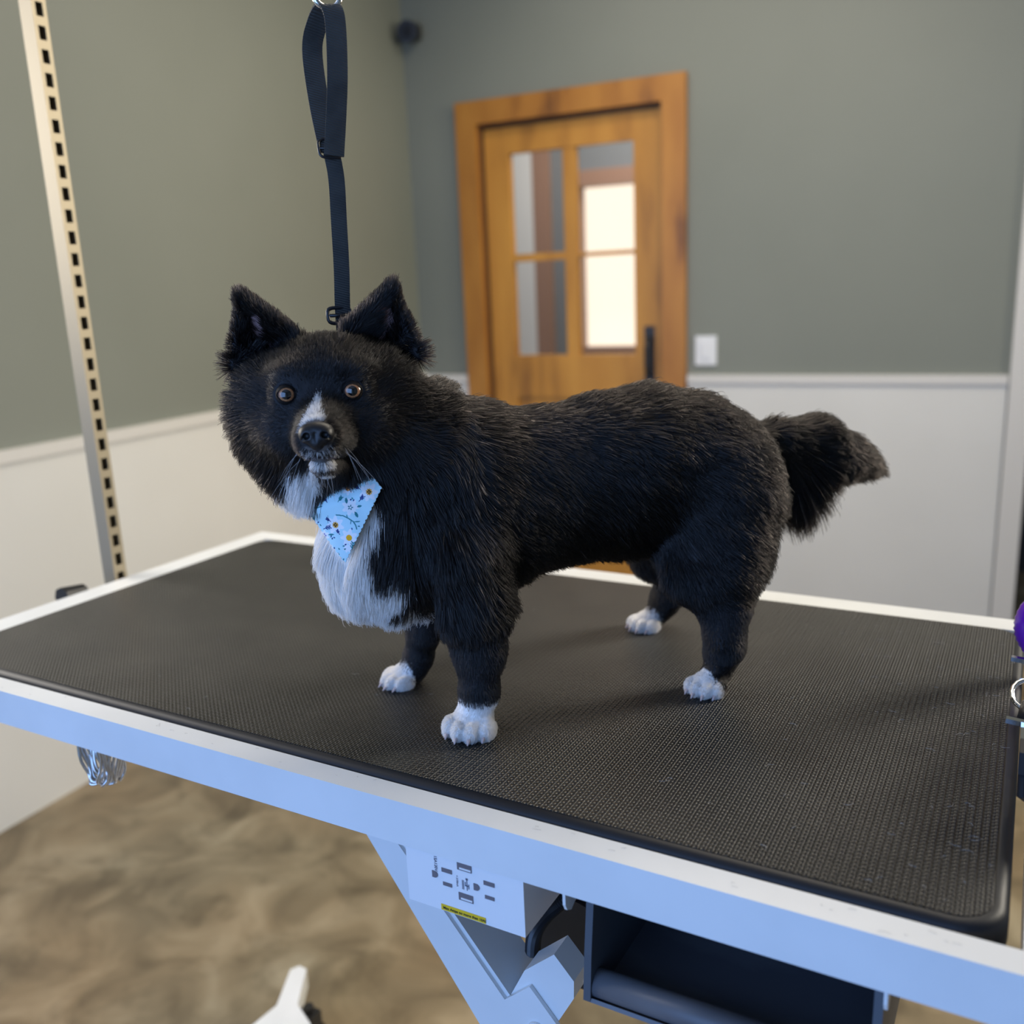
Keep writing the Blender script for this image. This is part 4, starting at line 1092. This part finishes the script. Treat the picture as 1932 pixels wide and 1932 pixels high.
Lh = np.where(ear, 0.0100 + 0.004 * sstep(0.085, 0.055, h[:, 2]), Lh)
Lh = Lh * (1 - 0.4 * (np.abs(h[:, 0]) > 0.068) * (h[:, 2] > 0.015))
L = np.where(hm, Lh, L)
L = np.where(tail, 0.027 + 0.055 * sstep(0.004, -0.014, w - 0.222) * sstep(-0.447, -0.40, u) + 0.004 * sstep(-0.45, -0.50, u), L)
L = np.where(under_b, 0.007, L)
L *= rng.uniform(0.65, 1.2, n)

# direction of lay
T = np.zeros((n, 3)); T[:, 0] = -0.75; T[:, 2] = -0.60 * sstep(0.30, 0.24, w) - 0.05
T = np.where(((u > -0.03) & (w > 0.13))[:, None], np.array([-0.35, 0, -0.9]), T)
T = np.where((u > 0.03)[:, None], np.array([0.12, 0.0, -1.0]), T)
T = np.where(((w < 0.12) & (u > -0.12) | (w < 0.09))[:, None], np.array([-0.12, 0, -1.0]), T)
T = np.where((w < 0.032)[:, None], np.array([0.6, 0.3, -0.7]), T)
nose_d = np.array([0, 0.10, -0.02])
Th = nrm(h - nose_d); Th[:, 1] -= 0.25; Th[:, 2] -= 0.55 * sstep(0.01, -0.04, h[:, 2])
Th = np.where(ear[:, None], np.stack([np.sign(h[:, 0]) * (0.25 + 0.5 * sstep(0.064, 0.078, np.abs(h[:, 0]))), -0.25 + 0 * w, 0.9 - 1.1 * sstep(0.075, 0.05, h[:, 2]) * sstep(0.06, 0.075, np.abs(h[:, 0]))], 1), Th)
T = np.where(hm[:, None], Th @ HM, T)
Tt = np.stack([-0.9 + 0 * u, 0.06 * np.sign(v), -0.12 - 0.38 * sstep(-0.42, -0.47, u) - 1.9 * np.clip((0.224 - w) / 0.02, 0, 1) * sstep(-0.455, -0.40, u)], 1)
T = np.where(tail[:, None], Tt, T)
T = nrm(T)
Tp = T - Nn * (T * Nn).sum(1)[:, None] * np.where(tail, 0.3, 0.9)[:, None]
Tp = nrm(Tp + 0.22 * fbm(R_, 55, 3) + 0.10 * rng.normal(0, 1, (n, 3)))
lift = np.full(n, 0.42); lift[hm] = 0.34; lift[ear] = 0.50
lift = np.where(hm & ~ear, 0.42 + 0.30 * np.clip(np.maximum(side_, low), 0, 1), lift)
lift = np.where((u > 0.02) & ~hm, 0.45, lift); lift[tail] = (0.34 - 0.25 * sstep(-0.43, -0.49, u))[tail]
lift = np.where((u < -0.15) & (w > 0.24) & ~tail, 0.75, lift); lift[under_b] = 0.2
lift = lift * rng.uniform(0.7, 1.3, n)
D0 = nrm(Tp + Nn * lift[:, None])
bend = np.where(hm | tail, 0.35, 0.5)[:, None]
NP = 6
S = np.linspace(0, 1, NP)
tip = R_ + (D0 + (Tp - D0) * bend + np.array([0, 0, -0.10]) * (L > 0.012)[:, None]) * L[:, None]
# clumping: strands of one cell share part of their tip
cell = np.where(L > 0.02, 0.0055, 0.0032)
jit = fbm(R_, 400, 9) * 0.0012
key = np.floor((R_ + jit) / cell[:, None]).astype(np.int64) + 1024; key = (key[:, 0] * 4096 + key[:, 1]) * 4096 + key[:, 2] + (L > 0.02) * 2 ** 40
_, inv = np.unique(key, return_inverse=True); inv = inv.ravel()
cnt = np.bincount(inv).astype(float); cen = np.stack([np.bincount(inv, tip[:, k]) / cnt for k in range(3)], 1)
cl = (np.where(L > 0.02, 0.62, 0.42) * np.random.default_rng(5).uniform(0.4, 1.25, len(cnt))[inv])
cl[under_b] = 0.1
tip = tip + (cen[inv] - tip) * cl[:, None]
PT = np.empty((n, NP, 3), np.float32)
base = R_ - Nn * 0.0008
for i, s in enumerate(S):
    straight = base + D0 * (L * s)[:, None]
    PT[:, i] = straight + (tip - straight) * (s ** 1.6) if i else base
PT[:, :, 2] = np.maximum(PT[:, :, 2], 0.0006)

def fur_material(name, stops, rough=0.4, spec=0.4, through=0.0, strand=False):
    m = bpy.data.materials.new(name); m.use_nodes = True; nt = m.node_tree
    b = nt.nodes['Principled BSDF']; hi = nt.nodes.new('ShaderNodeHairInfo'); out = nt.nodes['Material Output']
    r = nt.nodes.new('ShaderNodeValToRGB'); el = r.color_ramp.elements
    while len(el) < len(stops): el.new(0.5)
    for e, (p, c) in zip(el, stops): e.position = p; e.color = (*c, 1)
    nt.links.new(hi.outputs['Random'], r.inputs[0])
    if strand:
        nt.nodes.remove(b); b = nt.nodes.new('ShaderNodeBsdfHairPrincipled'); b.parametrization = 'COLOR'
        b.inputs['Roughness'].default_value = 0.32; b.inputs['Radial Roughness'].default_value = 0.45
        b.inputs['Random Roughness'].default_value = 0.2; b.inputs['IOR'].default_value = 1.42
        nt.links.new(r.outputs[0], b.inputs['Color']); nt.links.new(b.outputs[0], out.inputs['Surface'])
        return m
    nt.links.new(r.outputs[0], b.inputs['Base Color'])
    b.inputs['Roughness'].default_value = rough; b.inputs['Specular IOR Level'].default_value = spec
    if through:
        tr_ = nt.nodes.new('ShaderNodeBsdfTranslucent'); nt.links.new(r.outputs[0], tr_.inputs['Color'])
        mx = nt.nodes.new('ShaderNodeMixShader'); mx.inputs[0].default_value = through
        nt.links.new(b.outputs[0], mx.inputs[1]); nt.links.new(tr_.outputs[0], mx.inputs[2]); nt.links.new(mx.outputs[0], out.inputs['Surface'])
    return m
black_fur = fur_material('black_fur', [(0.0, (0.0004, 0.0003, 0.0003)), (0.65, (0.0015, 0.0011, 0.0010)), (0.93, (0.010, 0.008, 0.007)), (1.0, (0.040, 0.030, 0.026))], strand=True)
brown_fur = fur_material('brownish_undercoat_fur', [(0.2, (0.010, 0.007, 0.006)), (1.0, (0.050, 0.034, 0.028))], 0.5, 0.25)
white_fur = fur_material('white_fur', [(0.0, (0.90, 0.87, 0.83)), (1.0, (0.99, 0.97, 0.94))], 0.5, 0.3, through=0.45)
def fur(name, mask, m, label=None, rad=0.00023):
    k = int(mask.sum())
    if k == 0: return
    hc = bpy.data.hair_curves.new(name); hc.add_curves([NP] * k)
    hc.attributes['position'].data.foreach_set('vector', PT[mask].reshape(-1))
    ra = hc.attributes.new('radius', 'FLOAT', 'POINT')
    prof = (1 - 0.82 * S ** 2.0).astype(np.float32)
    lr = (rad * (0.75 + 0.35 * np.clip(L[mask] / 0.02, 0, 1.3)))[:, None] * prof[None]
    ra.data.foreach_set('value', lr.astype(np.float32).ravel())
    o = bpy.data.objects.new(name, hc); COL.objects.link(o); hc.materials.append(m); o.parent = dog
    if label: o['label'] = label
    return o
pawz = w < 0.05
rump = (u < -0.375) & (w < 0.20) & (w > 0.09) & ~tail
headf = hm & ~ear
fur('coat_fur', ~Wm & ~hm & ~tail & ~rump, black_fur, 'glossy black body fur')
fur('rump_fur', ~Wm & rump, brown_fur, 'short brownish clipped fur on the rump')
fur('tail_fur', tail, black_fur, 'long bushy black tail fur')
fur('head_fur', headf & ~Wm, black_fur, 'thick black fur of face and ruff', 0.00018)
fur('ear_fur', ear & (h[:, 0] < 0), black_fur, None, 0.00018)
fur('ear_fur', ear & (h[:, 0] >= 0), black_fur, None, 0.00018)
fur('muzzle_fur', headf & Wm, white_fur, 'white blaze and chin fur', 0.00013)
fur('chest_fur', Wm & ~hm & ~pawz, white_fur, 'white chest fur', 0.0002)
for (pu, pv), _a, _s in PAWS:
    fur('paw_fur', Wm & pawz & (np.hypot(u - pu, v - pv) < 0.06), white_fur, 'white paw fur', 0.00016)

# whiskers
wh_m = mat('whisker', (0.35, 0.34, 0.34), 0.4)
bm = bmesh.new()
for s in (-1, 1):
    for k in range(5):
        y0 = 0.062 + 0.010 * random.random(); z0 = -0.030 - 0.012 * random.random()
        p0 = h2d((s * 0.0175, y0, z0)); ln = random.uniform(0.02, 0.045)
        d1 = np.array([s * (0.7 if k % 3 else 0.25), 0.15, -0.35 - 0.4 * random.random()]) @ HM; d1 /= np.linalg.norm(d1)
        tube(bm, [tuple(p0 + d1 * ln * t + np.array([0, 0, -0.012]) * t * t) for t in (0, .25, .5, .75, 1)], [0.00014, 0.00012, 0.0001, 0.00008, 0.00004], 5)
for k in range(7):
    p0 = h2d((random.uniform(-.010, .010), 0.066, -0.052)); d1 = np.array([random.uniform(-.3, .4), 0.3, -1.0]) @ HM; ln = random.uniform(0.010, 0.026)
    tube(bm, [tuple(p0 + d1 * ln * t) for t in (0, .5, 1)], [0.00013, 0.0001, 0.00004], 5)
obj('whiskers', bm, wh_m, dog)
print('strands', n, 'verts', len(V))

# loose clipped hairs on the table
bm = bmesh.new()
for k in range(130):
    if k < 80: x, y, z = TX - 0.01 - abs(random.gauss(0, 0.10)), random.uniform(0.02, TY - 0.05), ZT + 0.0012
    elif k < 100: x, y, z = random.uniform(0.05, TX - 0.05), random.uniform(0.02, TY - 0.02), ZT + 0.0012
    else: x, y, z = random.uniform(0.15, TX), random.uniform(-0.022, -0.006), RT + 0.0004
    x = max(0.02, x); an = random.uniform(0, 6.28); ln = random.uniform(0.003, 0.009)
    tube(bm, [(x, y, z), (x + ln * math.cos(an) / 2, y + ln * math.sin(an) / 2 * (0.3 if k >= 100 else 1), z + 0.0003), (x + ln * math.cos(an + 0.5), y + ln * math.sin(an + 0.5) * (0.3 if k >= 100 else 1), z)], 0.00012, 4)
hc_ = obj('hair_clippings', bm, mat('clipped_hair', (0.45, 0.43, 0.40), 0.5))
tag(hc_, 'scattered short clipped hairs lying on the black rubber table top', 'hair clippings', kind='stuff')
